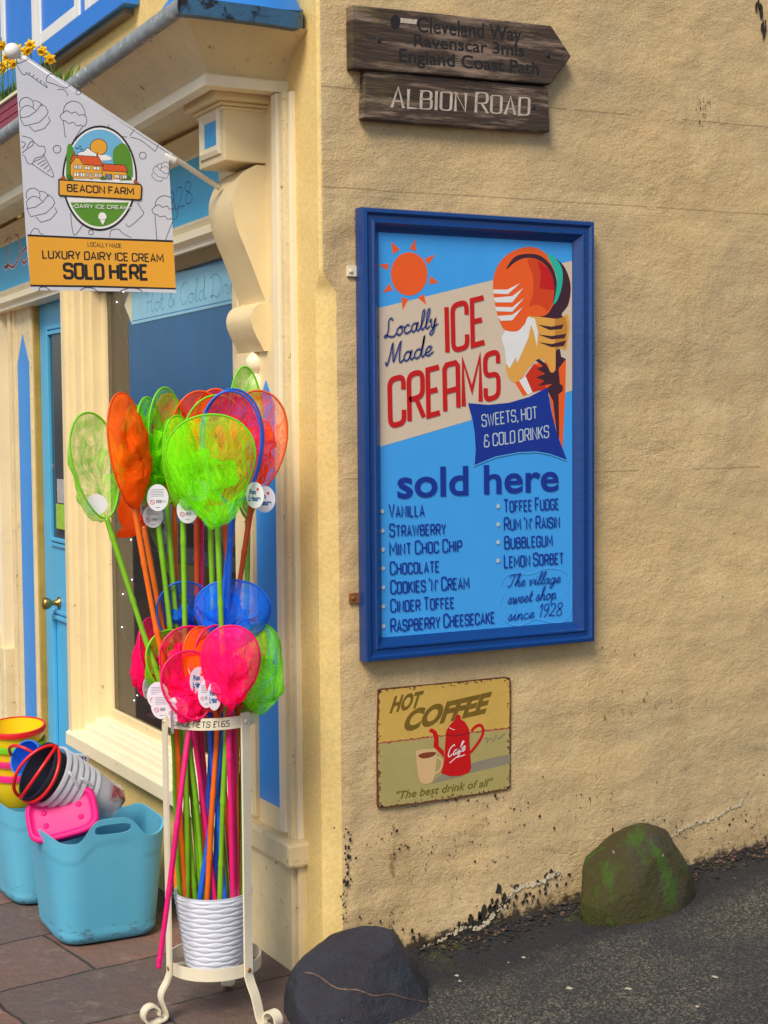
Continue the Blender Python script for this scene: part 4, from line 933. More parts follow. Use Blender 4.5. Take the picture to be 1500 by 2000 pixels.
def cone(ox, oy, s=1, rot=0, leg=170):
    c_, s_ = math.cos(R(rot)), math.sin(R(rot))
    T = lambda pts: [(ox + s * ((x) * c_ - (y) * s_), oy + s * ((x) * s_ + (y) * c_)) for x, y in pts]
    L(T([(-75, -25), (-60, -80), (-10, -110), (50, -95), (85, -40), (88, 0)])); L(T([(-75, -25), (-98, 0), (-85, 30), (-60, 38), (-35, 55), (-5, 50), (10, 55), (25, 75), (55, 70), (80, 78), (100, 50), (98, 10), (70, -10), (40, -5), (20, -30), (-15, -20), (-45, -40), (-75, -25)]))
    L(T([(-75, 38), (-60, 38 + leg), (-50, 38 + leg)]), 5, False); L(T([(70, 80), (0, 80 + leg * .9)]), 5, False)
cup(262, 630); cup(312, 1312); cup(1205, 1060, .58, -1); cone(550, 640, 1, 0, 120); cone(1235, 1345, .95, 0, 200)
for q in ([(165, 790), (205, 800), (245, 820), (245, 860), (200, 890), (165, 920)], [(160, 830), (190, 850), (165, 885)], [(200, 880), (240, 830), (290, 865), (330, 870), (340, 910), (320, 940), (265, 960), (240, 1000), (205, 990), (190, 950), (170, 930)], [(240, 1000), (403, 1100), (325, 925)], [(255, 985), (330, 950)], [(280, 1005), (340, 970)], [(305, 1020), (350, 990)], [(330, 1040), (362, 1010)], [(355, 1060), (378, 1040)]): L(q, 5)
for cx, cy, r_ in ((428, 890, 29), (1072, 938, 26), (683, 1515, 18), (588, 463, 18)): L(circle(cx, cy, r_, r_, 20) + [(cx + r_, cy)], 5, False)
for q in ([(130, 262), (150, 300), (175, 330), (200, 325)], [(132, 250), (210, 215)], [(190, 310), (350, 425), (325, 385)], [(215, 330), (225, 312)], [(245, 350), (255, 330)], [(275, 370), (285, 352)], [(300, 388), (312, 370)], [(350, 350), (375, 325), (410, 330), (430, 350)], [(350, 350), (350, 385), (390, 395), (440, 415), (490, 430), (520, 415), (525, 400)], [(430, 445), (470, 440), (500, 465), (510, 492)], [(975, 790), (1010, 742)], [(980, 800), (1050, 820), (1140, 885), (1165, 905), (1190, 855)], [(810, 702), (835, 760), (870, 790), (955, 798)],
          [(225, 1535), (250, 1490), (285, 1490), (300, 1520), (325, 1530)], [(825, 1552), (835, 1500), (890, 1492), (920, 1520), (985, 1556)], [(530, 1370), (555, 1535), (620, 1460)], [(1030, 1290), (1062, 1340), (1075, 1380), (975, 1470), (945, 1450)]): L(q, 5)
A.layer = 2
band = [(207, 1545), (700, 1568), (1300, 1590), (1320, 1932), (700, 1914), (228, 1908)]
A.fill([(206, 1530), (700, 1553), (1299, 1574), (1321, 1944), (700, 1928), (228, 1922)], F_bk); A.layer = 3; A.fill(band, F_o); A.layer = 4
A.text('LOCALLY MADE', (660, 1620), (912, 1632), (659, 1590), F_bk, 'caps', .15); A.text('LUXURY DAIRY ICE CREAM', (322, 1708), (1225, 1738), (319, 1650), F_bk, 'caps', .19); A.text('SOLD HERE', (486, 1858), (1108, 1868), (480, 1752), F_bk, 'caps', .22)
for q in ([(290, 1958), (300, 1930), (340, 1925), (380, 1955)], [(600, 1952), (640, 1930), (700, 1935), (730, 1958)], [(900, 1958), (960, 1935), (1040, 1940), (1070, 1962)]): L(q, 5)
# badge
A.fill(circle(748, 1108, 282, 396, 48), F_bk); A.layer = 5; A.fill(circle(748, 1108, 268, 380, 48), F_wt); A.layer = 6
top = [p for p in circle(748, 1100, 254, 358, 60) if p[1] < 1125]; bot = [p for p in circle(748, 1108, 254, 364, 60) if p[1] > 1262]
top = sorted(top, key=lambda p: math.atan2(-(p[1] - 1100), p[0] - 748)); A.fill(top + [(508, 1120)][:0], F_sk)
bot = sorted(bot, key=lambda p: math.atan2(-(p[1] - 1108), p[0] - 748)); A.fill(bot, F_gr); A.layer = 7
A.fill(circle(740, 875, 66, 64, 30), F_bk); A.layer = 8; A.fill(circle(740, 875, 61, 59, 30), F_o)
A.fill([(500, 1110), (498, 960), (505, 870), (525, 850), (548, 880), (552, 930), (560, 980), (555, 1110)], F_gr, True); A.fill([(985, 1110), (992, 980), (960, 880), (920, 845), (880, 865), (850, 900), (850, 990), (880, 1110)], F_gr, True); A.layer = 9
A.fill([(580, 950), (590, 915), (630, 905), (655, 880), (690, 900), (720, 920), (745, 935), (800, 935), (838, 960), (800, 975), (600, 970)], F_wt, True); A.stroke([(580, 945), (590, 915), (630, 905), (655, 880), (690, 905), (720, 920)], 5, F_bk, True)
A.layer = 10; A.fill([(525, 1110), (525, 985), (560, 948), (740, 950), (770, 990), (765, 1000), (945, 1030), (950, 1115)], F_o)
A.layer = 11; A.fill([(545, 935), (740, 948), (768, 1015), (625, 1000), (600, 960), (568, 948), (530, 1005), (525, 985)], F_rf); A.fill([(772, 1000), (935, 1010), (958, 1062), (775, 1052)], F_rf); A.fill([(548, 940), (545, 905), (562, 905), (562, 940)], F_bd); A.fill([(722, 948), (722, 918), (736, 918), (736, 948)], F_bd)
A.stroke([(525, 985), (545, 935), (740, 948), (772, 1018), (620, 1003), (598, 960), (568, 948), (530, 1002)], 5, F_bk); A.stroke([(772, 1000), (935, 1010), (958, 1062), (775, 1052), (772, 1000)], 5, F_bk); A.stroke([(525, 985), (527, 1110)], 5, F_bk); A.stroke([(765, 1020), (765, 1108)], 5, F_bk); A.stroke([(950, 1062), (950, 1110)], 5, F_bk)
for x, y, ww, hh in ((555, 1005, 26, 34), (585, 1007, 26, 34), (633, 1018, 42, 26), (697, 1020, 50, 26), (553, 1063, 40, 34), (600, 1065, 36, 34), (645, 1066, 20, 34), (675, 1068, 18, 45), (708, 1068, 26, 34), (740, 1070, 24, 34), (858, 1080, 36, 28), (897, 1082, 16, 40), (918, 1084, 34, 28)):
    A.layer = 12; A.fill([(x, y), (x + ww, y + 2), (x + ww, y + hh + 2), (x, y + hh)], F_bk); A.layer = 13
    A.fill([(x + 3, y + 3), (x + ww / 2 - 2, y + 4), (x + ww / 2 - 2, y + hh - 2), (x + 3, y + hh - 3)], F_wt); A.fill([(x + ww / 2 + 2, y + 4), (x + ww - 3, y + 5), (x + ww - 3, y + hh - 1), (x + ww / 2 + 2, y + hh - 2)], F_wt)
A.layer = 13; A.fill([(790, 1075), (838, 1078), (838, 1118), (790, 1116)], F_bk); A.fill([(797, 1078), (832, 1080), (832, 1116), (797, 1115)], ink('flag_gate', (.15, .22, .35)))
A.fill([(500, 1112), (510, 1080), (535, 1085), (545, 1112)], F_gd, True); A.fill([(750, 1116), (770, 1092), (795, 1116)], F_gd, True); A.fill([(945, 1118), (965, 1090), (988, 1118)], F_gd, True)
for q in ([(565, 878), (575, 884), (592, 882)], [(592, 866), (600, 872), (608, 866)], [(600, 888), (608, 892), (620, 886)]): A.stroke(q, 5, F_bk)
A.fill([(438, 1118), (480, 1085), (500, 1122)], F_bd); A.fill([(998, 1140), (1010, 1115), (1055, 1158)], F_bd); A.layer = 14
A.fill([(436, 1116), (1056, 1152), (1068, 1175), (1062, 1268), (1050, 1278), (446, 1244), (436, 1232)], F_bk); A.layer = 15; A.fill([(446, 1126), (1050, 1161), (1057, 1178), (1052, 1258), (1045, 1266), (452, 1234), (446, 1226)], F_o); A.layer = 16
A.text('BEACON FARM', (505, 1206), (1000, 1234), (503, 1156), F_bk, 'caps', .21); A.text('DAIRY ICE CREAM', (563, 1330), (960, 1342), (562, 1304), F_wt, 'caps', .17)
for x in (548, 974): A.fill(circle(x, 1318 + (x - 548) * .03, 5, 5, 8), F_wt)
A.fill([(737, 1405), (742, 1378), (765, 1365), (790, 1378), (798, 1405), (785, 1418), (750, 1418)], F_wt, True); A.fill([(748, 1422), (790, 1422), (770, 1462)], F_wt)
A.build('printed_face', flag)

# ------------------------------------------------------------------ plastic tubs
def tub(name, label, cx, cy, rot, bt, tp, H, handle_h, m, floor=GZ + .001, grp='blue plastic tubs against the shop front'):
    o = thing(name, (cx, cy, floor), label, 'tub', grp)
    N, K = 168, 40
    def sect(hx, hy, rr, k):
        a = 2 * math.pi * k / N; c, s_ = math.cos(a), math.sin(a); e = rr
        x = hx * math.copysign(abs(c) ** e, c); y = hy * math.copysign(abs(s_) ** e, s_); return x, y
    def rim(k):
        a = 2 * math.pi * k / N; s_ = abs(math.sin(a)); c_ = math.cos(a)
        hnd = math.exp(-((abs(c_)) / .21) ** 2.4) * handle_h if s_ > .4 else 0
        corner = .024 * math.exp(-((abs(abs(c_) - 1)) / .25) ** 2)
        return H + hnd + corner
    Mx = Matrix.Rotation(rot, 3, 'Z')
    def shell(off, zlo):
        vs = []
        for j in range(K + 1):
            t = j / K; base_r = min(1, (t * H / .03)) if t * H < .03 else 1; q = .82 + .18 * math.sqrt(max(0, 1 - (1 - base_r) ** 2)) if base_r < 1 else 1
            tt = min(1, t ** .9)
            if off == 0 and (t * H < .034 or t > .80): off_ = -.0016
            else: off_ = 0
            hx = (bt[0] + (tp[0] - bt[0]) * tt) * q - off - off_; hy = (bt[1] + (tp[1] - bt[1]) * tt) * q - off - off_
            for k in range(N):
                z = zlo + (rim(k) - zlo) * t
                x, y = sect(hx, hy, .42 + .10 * t, k); vs.append(Mx @ Vector((x, y, z)) + Vector((cx, cy, floor)))
        return vs
    b = MB(); q = [(j * N + k, j * N + (k + 1) % N, (j + 1) * N + (k + 1) % N, (j + 1) * N + k) for j in range(K) for k in range(N)]
    a = shell(0, 0.0); c = shell(.005, .006); b.add(a, q); off = len(a); b.add(c, [f[::-1] for f in q])
    b.f += [(K * N + k, K * N + (k + 1) % N, off + K * N + (k + 1) % N, off + K * N + k) for k in range(N)]; b.m += [0] * N
    b.f += [list(range(N))[::-1], [off + i for i in range(N)]]; b.m += [0, 0]
    ob = b.build('shell', m, o, smooth=True)
    if handle_h:
        cut = MB(); sl = [(.054 * math.copysign(abs(math.cos(t)) ** .55, math.cos(t)), (H + .022) + .015 * math.copysign(abs(math.sin(t)) ** .7, math.sin(t)) + .012) for t in [2 * math.pi * i / 28 for i in range(28)]]
        cut.prism([Mx @ Vector((x, -.4, z)) + Vector((cx, cy, floor)) for x, z in sl], Mx @ Vector((0, .8, 0)))
        co = cut.build('cut', m); bo = ob.modifiers.new('slot', 'BOOLEAN'); bo.object = co; bo.operation = 'DIFFERENCE'; bo.solver = 'EXACT'
        dg = bpy.context.evaluated_depsgraph_get(); dg.update(); me = bpy.data.meshes.new_from_object(ob.evaluated_get(dg)); ob.modifiers.clear(); ob.data = me
        bpy.data.objects.remove(co); me.set_sharp_from_angle(angle=R(50))
    return o
def tubmat(name):
    m, t, b = newmat(name); p = t.wpos(); b.inputs['Roughness'].default_value = .42
    c = t.mix(t.ramp(t.noise(2.5, 4, .6, p), [(.3, 0.0), (.7, 1.0)]), (.08, .38, .60), (.13, .47, .68))
    sep = t.add('ShaderNodeSeparateXYZ'); t.link(p, sep.inputs[0]); z = sep.outputs[2]
    f = t.math('ADD', t.ramp(z, [(.0, .22), (.10, .0)]), t.noise(26, 6, .75, t.wpos((1, 1, 3))))
    c = t.mix(t.ramp(f, [(.74, 0.0), (.84, .6)]), c, (.06, .05, .035)); t.link(c, b.inputs['Base Color'])
    t.link(t.bump(t.noise(420, 3, .6, p), .0006), b.inputs['Normal']); return m
M_tub = tubmat('turquoise_plastic')
tub('plastic_tub', 'turquoise plastic tub nearer the net stand holding a pink box and clear pails', -.388, .795, R(-2), (.148, .165), (.184, .195), .312, .066, M_tub)
tub('plastic_tub', 'turquoise plastic tub at the left edge of the picture holding the yellow pails', -.415, 1.245, R(2), (.145, .16), (.190, .19), .312, .058, M_tub)

# toy pails
def pl(name, c, tr=0, rough=.35):
    m = mat(name, c, rough, .05)
    if tr: m.node_tree.nodes['Principled BSDF'].inputs['Alpha'].default_value = 1 - tr
    return m
P_y = pl('yellow_plastic', (.85, .60, .01)); P_r = pl('red_plastic', (.70, .012, .012)); P_g = pl('green_plastic', (.16, .52, .01)); P_k = pl('navy_plastic', (.006, .008, .02), 0, .5); P_c = pl('clear_plastic', (.80, .84, .95), .70, .15)
P_cr = pl('clear_rim', (.84, .88, .98), .52, .15); P_p = pl('pink_plastic', (.80, .006, .22), 0, .55); P_p2 = pl('deep_pink_plastic', (.70, .008, .22)); P_b = pl('blue_plastic', (.02, .18, .75)); P_mg = pl('magenta_plastic', (.70, .02, .18))
def pail(label, c, axis, ro, ri, h, mb_, mr, mh=None, rimw=.016, grp='nested toy pails', ang=0, hand=True, sq=0, roll=0):
    z = Vector(axis).normalized(); q = z.to_track_quat('Z', 'Y').to_matrix() @ Matrix.Rotation(roll, 3, 'Z'); c = Vector(c)
    o = thing('toy_pail', c, label, 'toy pail', grp)
    b = MB(); b.lathe([(0, -h), (ri * .96, -h), (ri, -h + .004), (ro * .985, -rimw), (ro * .985, 0), (ro * .955, 0), (ro * .94, -rimw), (ri * .95, -h + .006), (0, -h + .006)], c, 40, 0, q); b.build('body', mb_, o, smooth=True, auto=40)
    b = MB(); b.lathe([(ro * .99, -rimw), (ro * 1.045, -rimw), (ro * 1.05, -rimw * .1), (ro * 1.03, .003), (ro * .96, .003), (ro * .955, -.002)], c, 40, 0, q); b.build('rim', mr, o, smooth=True, auto=40)
    if mh:
        b = MB(); pts = []
        for i in range(25):
            t = math.pi * i / 24; v = Vector((math.cos(t) * ro * 1.08, math.sin(t) * ro * 1.12 * math.cos(ang), math.sin(t) * ro * 1.12 * math.sin(ang) - .004)); pts.append(c + q @ v)
        rd = (c + q @ Vector((0, 0, 1)) - c)
        b.tube(pts, .005, 8); b.build('handle', mh, o, smooth=True)
    return o
# yellow stack standing in the far tub
sx = Vector((.03, .05, 1)).normalized()
base = at(30, 1418, 1, 1.20)
specs = [(P_r, 'red rimmed yellow toy pail on top of the tall stack in the far tub', 'red'), (P_g, 'green rimmed yellow toy pail just under the red rimmed one', 'g'), (P_mg, 'magenta rimmed yellow toy pail third down in the tall stack', 'm'), (P_p, 'pink rimmed yellow toy pail lowest in the tall stack', 'p')]
dd_ = Vector((-.06, -.10, 1)).normalized()
for i, (mr, lb, _) in enumerate(specs):
    pail(lb, base - dd_ * (.0 + .047 * i) + Vector((0, 0, 0)), dd_, .092 - .0005 * i, .070, .11, P_y, mr, None, .016 if i else .014, 'yellow toy pails stacked in the far tub', 1.3)
# blue pail and black pail with red handles, tilted over the near tub's edge
pail('bright blue toy pail squeezed behind the black one', at(50, 1480, 1, 1.02), (-.75, -.45, .45), .055, .045, .08, P_b, P_b, P_r, .012, 'nested toy pails', 1.2)
axis = Vector((-.86, -.10, .50)).normalized(); mouth = at(74, 1506, 1, .80)
bk = pail('dark navy toy pail with red handles tilted towards the street', mouth, axis, .088, .065, .10, P_k, P_k, None, .012, 'nested toy pails', 1.05, roll=R(60))
pv = (r0 * .58 + Vector((0, 0, .8))); pv = (pv - axis * pv.dot(axis)).normalized(); cr = axis.cross(pv).normalized(); cr = cr if cr.dot(f0) < 0 else -cr
for sw, rr_ in ((cr * .90 + axis * .45, .092), (axis * .80 + cr * .25, .098), (cr * 1.0 + axis * -.12, .094)):
    b = MB(); b.tube([mouth - axis * .004 + pv * math.cos(t) * .093 + sw.normalized() * math.sin(t) * rr_ * (.75 if sw.dot(axis) > .5 else 1) for t in [math.pi * i / 22 for i in range(23)]], .0052, 8); b.build('handle', P_r, bk, smooth=True)
ax2 = Vector((-.86, -.10, .50)).normalized()
for i in range(6):
    pail(['outermost clear toy pail behind the dark navy one', 'second clear toy pail of the tilted nest', 'third clear toy pail of the tilted nest', 'fourth clear toy pail of the tilted nest', 'fifth clear toy pail of the tilted nest', 'last clear toy pail of the tilted nest nearest the sill'][i],
         mouth - ax2 * (.030 + .024 * i) + Vector((.012, 0, -.004)), ax2, .090 - .0035 * i, .062, .105, P_c, P_cr, P_cr if i in (0, 2) else None, .009, 'clear toy pails nested in the near tub', -1.1 - .2 * i, roll=R(200))
# sticker on the clear pails
lb_ = at(157, 1480, 1, .84); b = MB(); q = [lb_ + Vector(v) for v in ((-.022, -.006, .016), (.024, -.004, .006), (.026, .004, -.016), (-.018, .002, -.012))]; b.prism(q, (.001, .0015, .001)); st = b.build('price_sticker', M_white); tag(st, 'white sticker with blue print on the clear pails', 'sticker')
Bs = MB(); up_ = (q[0] - q[3]).normalized(); rt_ = (q[1] - q[0]).normalized(); nn_ = up_.cross(rt_).normalized(); nn_ = nn_ if nn_.dot(CAM - lb_) > 0 else -nn_
for r_ in range(2):
    for k in range(4):
        o_ = q[0] + rt_ * (.006 + .009 * k) - up_ * (.006 + .011 * r_) + nn_ * .0012; Bs.poly([o_, o_ + rt_ * .006, o_ + rt_ * .006 - up_ * .007, o_ - up_ * .007])
Bs.build('print', M_royal_ if False else I_royal, st)
st.location = (0, 0, 0)
# red things in a clear bag at the lower right of the nest
bc = at(222, 1562, 1, .80); b = MB(); vs = []; n = 20
random.seed(4); rr = [(0, .0), (.022, .005), (.036, .025), (.040, .05), (.034, .085), (.018, .115), (.004, .125)]
qz = Vector((-.75, .1, .65)).to_track_quat('Z', 'Y').to_matrix(); b.lathe(rr, bc - qz @ Vector((0, 0, .03)), n, 0, qz)
for i, v in enumerate(b.v): b.v[i] = v + Vector((fbm(v.x, v.y, v.z, 45), fbm(v.y, v.z, v.x, 45), fbm(v.z, v.x, v.y, 45))) * .007
bg_ = thing('sweet_bag', bc, 'clear bag of red toys lying behind the tub handle', 'bag'); b.build('bag', mat('bag_film', (.35, .08, .10), .15, .6, 60, .003, 60, (.04, .05, .03), 50, .56), bg_, smooth=True)
# pink box
def rbox(w_, d_, h_, r_, prof, M, c, name, m, par, K=40):
    b = MB(); vs = []
    for o_, z in prof:
        for k in range(K):
            a = 2 * math.pi * k / K; cc_, s_ = math.cos(a), math.sin(a)
            vs.append(M @ Vector(((w_ + o_) * math.copysign(abs(cc_) ** r_, cc_), (d_ + o_) * math.copysign(abs(s_) ** r_, s_), z)) + c)
    b.add(vs, [(j * K + k, j * K + (k + 1) % K, (j + 1) * K + (k + 1) % K, (j + 1) * K + k) for j in range(len(prof) - 1) for k in range(K)])
    b.f += [list(range((len(prof) - 1) * K, len(prof) * K)), list(range(K))[::-1]]; b.m += [0, 0]
    return b.build(name, m, par, smooth=True, auto=50)
pc = at(122, 1592, 1, .735); zx = Vector((-.42, -.72, .55)).normalized(); qm = zx.to_track_quat('Z', 'Y').to_matrix() @ Matrix.Rotation(R(16), 3, 'Z')
pk = thing('pink_box', pc, 'bright pink plastic sand mould box lying on top of the near tub', 'toy box')
rbox(.094, .062, 0, .5, [(0, -.05), (.004, -.01), (.010, -.006), (.012, .006), (.008, .012), (.000, .013), (-.004, .006), (-.010, .002), (-.014, .001)], qm, pc, 'body', P_p, pk)
b = MB()
for sx_, sy_ in ((-1, -1), (1, -1), (1, 1), (-1, 1)): b.lathe([(.0, .006), (.006, .0045), (.009, .001)], pc + qm @ Vector((sx_ * .05, sy_ * .02, .001)), 12, 0, qm)
for k_ in range(4):
    q = MB(); q.lathe([(.0, .006), (.006, .0045), (.009, .001)], pc + qm @ Vector(((-1, 1, 1, -1)[k_] * .052, (-1, -1, 1, 1)[k_] * .02, .001)), 12, 0, qm); q.build('knob', P_p, pk, smooth=True)

# ------------------------------------------------------------------ wrought stand, pot, fishing nets
GS = GZ + .002
stand = thing('metal_stand', (STAND.x, STAND.y, GS), 'cream painted three legged iron stand holding fishing nets beside the shop corner', 'stand')
RT, RB = .123, .121; ZT, ZB = .735, .098
def hoop(z, r_, name, hgt=.030, tilt=0):
    b = MB(); N = 56
    vs = []
    for k in range(N):
        a = 2 * math.pi * k / N; d = Vector((math.cos(a), math.sin(a), 0))
        for rr_, zz in ((r_, -hgt / 2), (r_, hgt / 2), (r_ - .003, hgt / 2), (r_ - .003, -hgt / 2)): vs.append(Vector((STAND.x, STAND.y, z + zz)) + d * rr_)
    b.add(vs, [(k * 4 + j, k * 4 + (j + 1) % 4, ((k + 1) % N) * 4 + (j + 1) % 4, ((k + 1) % N) * 4 + j) for k in range(N) for j in range(4)])
    return b.build(name, M_iron, stand, smooth=True, auto=40)
hp = hoop(ZT, RT, 'upper_ring'); hoop(ZB, RB, 'lower_ring', .032)
b = MB()
for k in range(2): b.box(STAND.x - RB + .01, STAND.x + RB - .01, STAND.y - .05 + .08 * k, STAND.y - .03 + .08 * k, ZB - .013, ZB - .010)
b.build('shelf_bars', M_iron, stand)
feet = [at(292, 1984, 2, GS), at(540, 1984, 2, GS), at(446, 1912, 2, GS)]
for i, (dd3, Lf) in enumerate(((-.86 * r0 - .51 * f0, .182), (.76 * r0 - .65 * f0, .212), (.10 * r0 + .99 * f0, .19))):
    d = dd3.normalized(); tn = Vector((-d.y, d.x, 0))
    pr2 = [(RT + .003, ZT + .022), (RT + .003, .5), (RB + .004, .3), (RB + .004, .085), (RB + .012, .065), (RB + .030, .03), (Lf - .045, GS + .018), (Lf - .025, GS + .006), (Lf - .008, GS + .003)]
    pr2 = pr2[:4] + smooth_open(pr2[4:], 4)
    # scroll
    cx_, cz_, r1 = Lf - .006, GS + .003 + .026, .026
    for k in range(1, 22):
        a = -math.pi / 2 + k / 21 * 2 * math.pi * .80; rr_ = r1 * (1 - .32 * k / 21); pr2.append((cx_ + rr_ * math.cos(a), cz_ + rr_ * math.sin(a)))
    P3 = [Vector((STAND.x, STAND.y, 0)) + d * a + Vector((0, 0, z)) for a, z in pr2]
    b = MB()
    def ax(j, P3=P3, tn=tn):
        a = P3[max(0, j - 1)]; c = P3[min(len(P3) - 1, j + 1)]; t_ = (c - a).normalized(); return tn, tn.cross(t_).normalized()
    b.band(P3, .027, .0055, ax); lg = b.build('leg', M_iron, stand, smooth=True, auto=35)
    for zz, rr_ in ((ZT, RT + .0045), (ZB, RB + .0055)):
        q = MB(); M_ = d.to_track_quat('Z', 'Y').to_matrix(); q.lathe([(.0065, 0), (.006, .003), (.003, .0045), (0, .005)], Vector((STAND.x, STAND.y, zz)) + d * rr_, 12, 0, M_); q.build('bolt', M_screw if zz < .5 else M_iron, lg, smooth=True)
# price painted on the ring
class Ring(Board):
    def __init__(s): s.step = .0001; s.k = (0, 0, 1)
    def p3(s, q, layer):
        a = A0 + q[0] / RT; r_ = RT + .0003 + s.step * layer; return Vector((STAND.x + r_ * math.cos(a), STAND.y + r_ * math.sin(a), ZT + q[1]))
A0 = math.atan2(-f0.y, -f0.x); A = Art(Ring()); M_pen = mat('black_marker', (.03, .025, .02), .6, .5, 60)
A.text2('LARGE NETS £1.65', Vector((-.090, -.007)), Vector((.150, 0)), Vector((0, .014)), M_pen, 'caps', .14, 1.0, .1); A.build('price_lettering', hp)
# ribbed white pot inside the lower ring
pot = thing('plant_pot', (STAND.x, STAND.y, ZB - .009), 'white wavy ribbed plastic pot standing in the lower ring of the stand', 'pot')
def lens(u, a):
    bs = [i + .28 * math.sin(9 * a + math.pi * i) for i in range(int(u) - 2, int(u) + 4)]
    for p, q in zip(bs[:-1], bs[1:]):
        if p <= u < q: return math.sin(math.pi * (u - p) / (q - p)) ** .8
    return 0
PH, PR0, PR1 = .195, .072, .100
b = MB(); N, K = 120, 90; vs = []
for j in range(K + 1):
    t = j / K
    for k in range(N):
        a = 2 * math.pi * k / N; wv = 0.0 if t > .96 or t < .02 else .0030 * lens(t * 15, a)
        r_ = PR0 + (PR1 - PR0) * t + wv; vs.append((STAND.x + r_ * math.cos(a), STAND.y + r_ * math.sin(a), ZB - .009 + PH * t))
b.add(vs, [(j * N + k, j * N + (k + 1) % N, (j + 1) * N + (k + 1) % N, (j + 1) * N + k) for j in range(K) for k in range(N)])
b.build('pot_wall', mat('white_pot_plastic', (.66, .70, .82), .38, .04), pot, smooth=True)
b = MB(); b.lathe([(PR1, PH), (PR1 - .003, PH), (PR0 - .003, .006), (0, .006)], (STAND.x, STAND.y, ZB - .009), 60); b.build('pot_inside', mat('white_pot_plastic', 'ffffff'), pot, smooth=True)

NC = dict(g=(.30, 1.15, .01), o=(1.5, .17, .003), m=(1.5, .008, .24), b=(.008, .22, 1.25), t=(.02, .35, .45), p=(.45, .12, .62), k=(1.5, .02, .12))
CC = dict(g=(.22, .55, .015), o=(.95, .17, .006), m=(.85, .008, .19), b=(.01, .15, .95), dg=(.09, .26, .02), r=(.85, .10, .012))
T_w = mat('tag_card', (.74, .74, .84), .5, .04); T_i = ink('tag_ink', (.02, .12, .35)); T_g2 = ink('tag_grey_print', (.18, .20, .30)); T_rd = ink('tag_red_print', (.6, .06, .1))
def tag_card(parent, px, py, off, wd, ht, rot, face, M):
    """face: 'logo' | 'back' | 'plain'"""
    c = vp(px, py, off); n = (CAM - c).normalized(); n.z *= .3; n.normalize(); n = Matrix.Rotation(rot, 3, 'Z') @ n
    rtv = Vector((0, 0, 1)).cross(n).normalized(); upv = n.cross(rtv)
    class TB(Board):
        def __init__(s): s.step = .00012; s.k = (0, 0, 1)
        def p3(s, q, layer): return c + rtv * q[0] + upv * q[1] + n * (.0009 + s.step * layer)
    A = Art(TB()); o = [(wd / 2 * x, ht / 2 * y) for x, y in circle(0, 0, 1, 1, 28)]
    b = MB(); b.prism([c + rtv * x + upv * y for x, y in o], n * .0006); b.v += []; 
    card = b.build('tag', T_w, parent)
    if face == 'logo':
        A.text2('Fun', Vector((-wd * .30, ht * .04)), Vector((wd * .36, 0)), Vector((0, ht * .17)), T_i, 'sans', .05); A.text2('Leisure', Vector((-wd * .34, -ht * .22)), Vector((wd * .66, 0)), Vector((0, ht * .19)), T_i, 'sans', .05)
        A.fill2([(wd * .16 + x, ht * .22 + y) for x, y in circle(0, 0, wd * .07, ht * .06, 10)], T_rd)
    elif face == 'back':
        for i in range(5): A.stroke2([(-wd * .30, ht * (.30 - .06 * i)), (wd * (.30 - .04 * (i % 2)), ht * (.30 - .06 * i))], ht * .014, T_g2)
        A.stroke2([(-wd * .24 + x, -ht * .16 + y) for x, y in circle(0, 0, wd * .10, wd * .10, 14)] + [(-wd * .14, -ht * .16)], wd * .025, T_rd); A.stroke2([(-wd * .31, -ht * .11), (-wd * .17, -ht * .21)], wd * .025, T_rd)
        for i in range(9): A.stroke2([(-wd * .06 + wd * .03 * i, -ht * .08), (-wd * .06 + wd * .03 * i, -ht * .20)], wd * (.016 if i % 3 else .024), T_g2)
        A.stroke2([(wd * .28, -ht * .10), (wd * .24, -ht * .14), (wd * .28, -ht * .18)], wd * .02, T_g2); A.stroke2([(wd * .36, -ht * .10), (wd * .32, -ht * .14), (wd * .36, -ht * .18)], wd * .02, T_g2)
        A.stroke2([(-wd * .1, -ht * .36), (wd * .1, -ht * .36)], ht * .02, T_g2)
    if A.mb.v: A.build('print', card)
used_feet = []
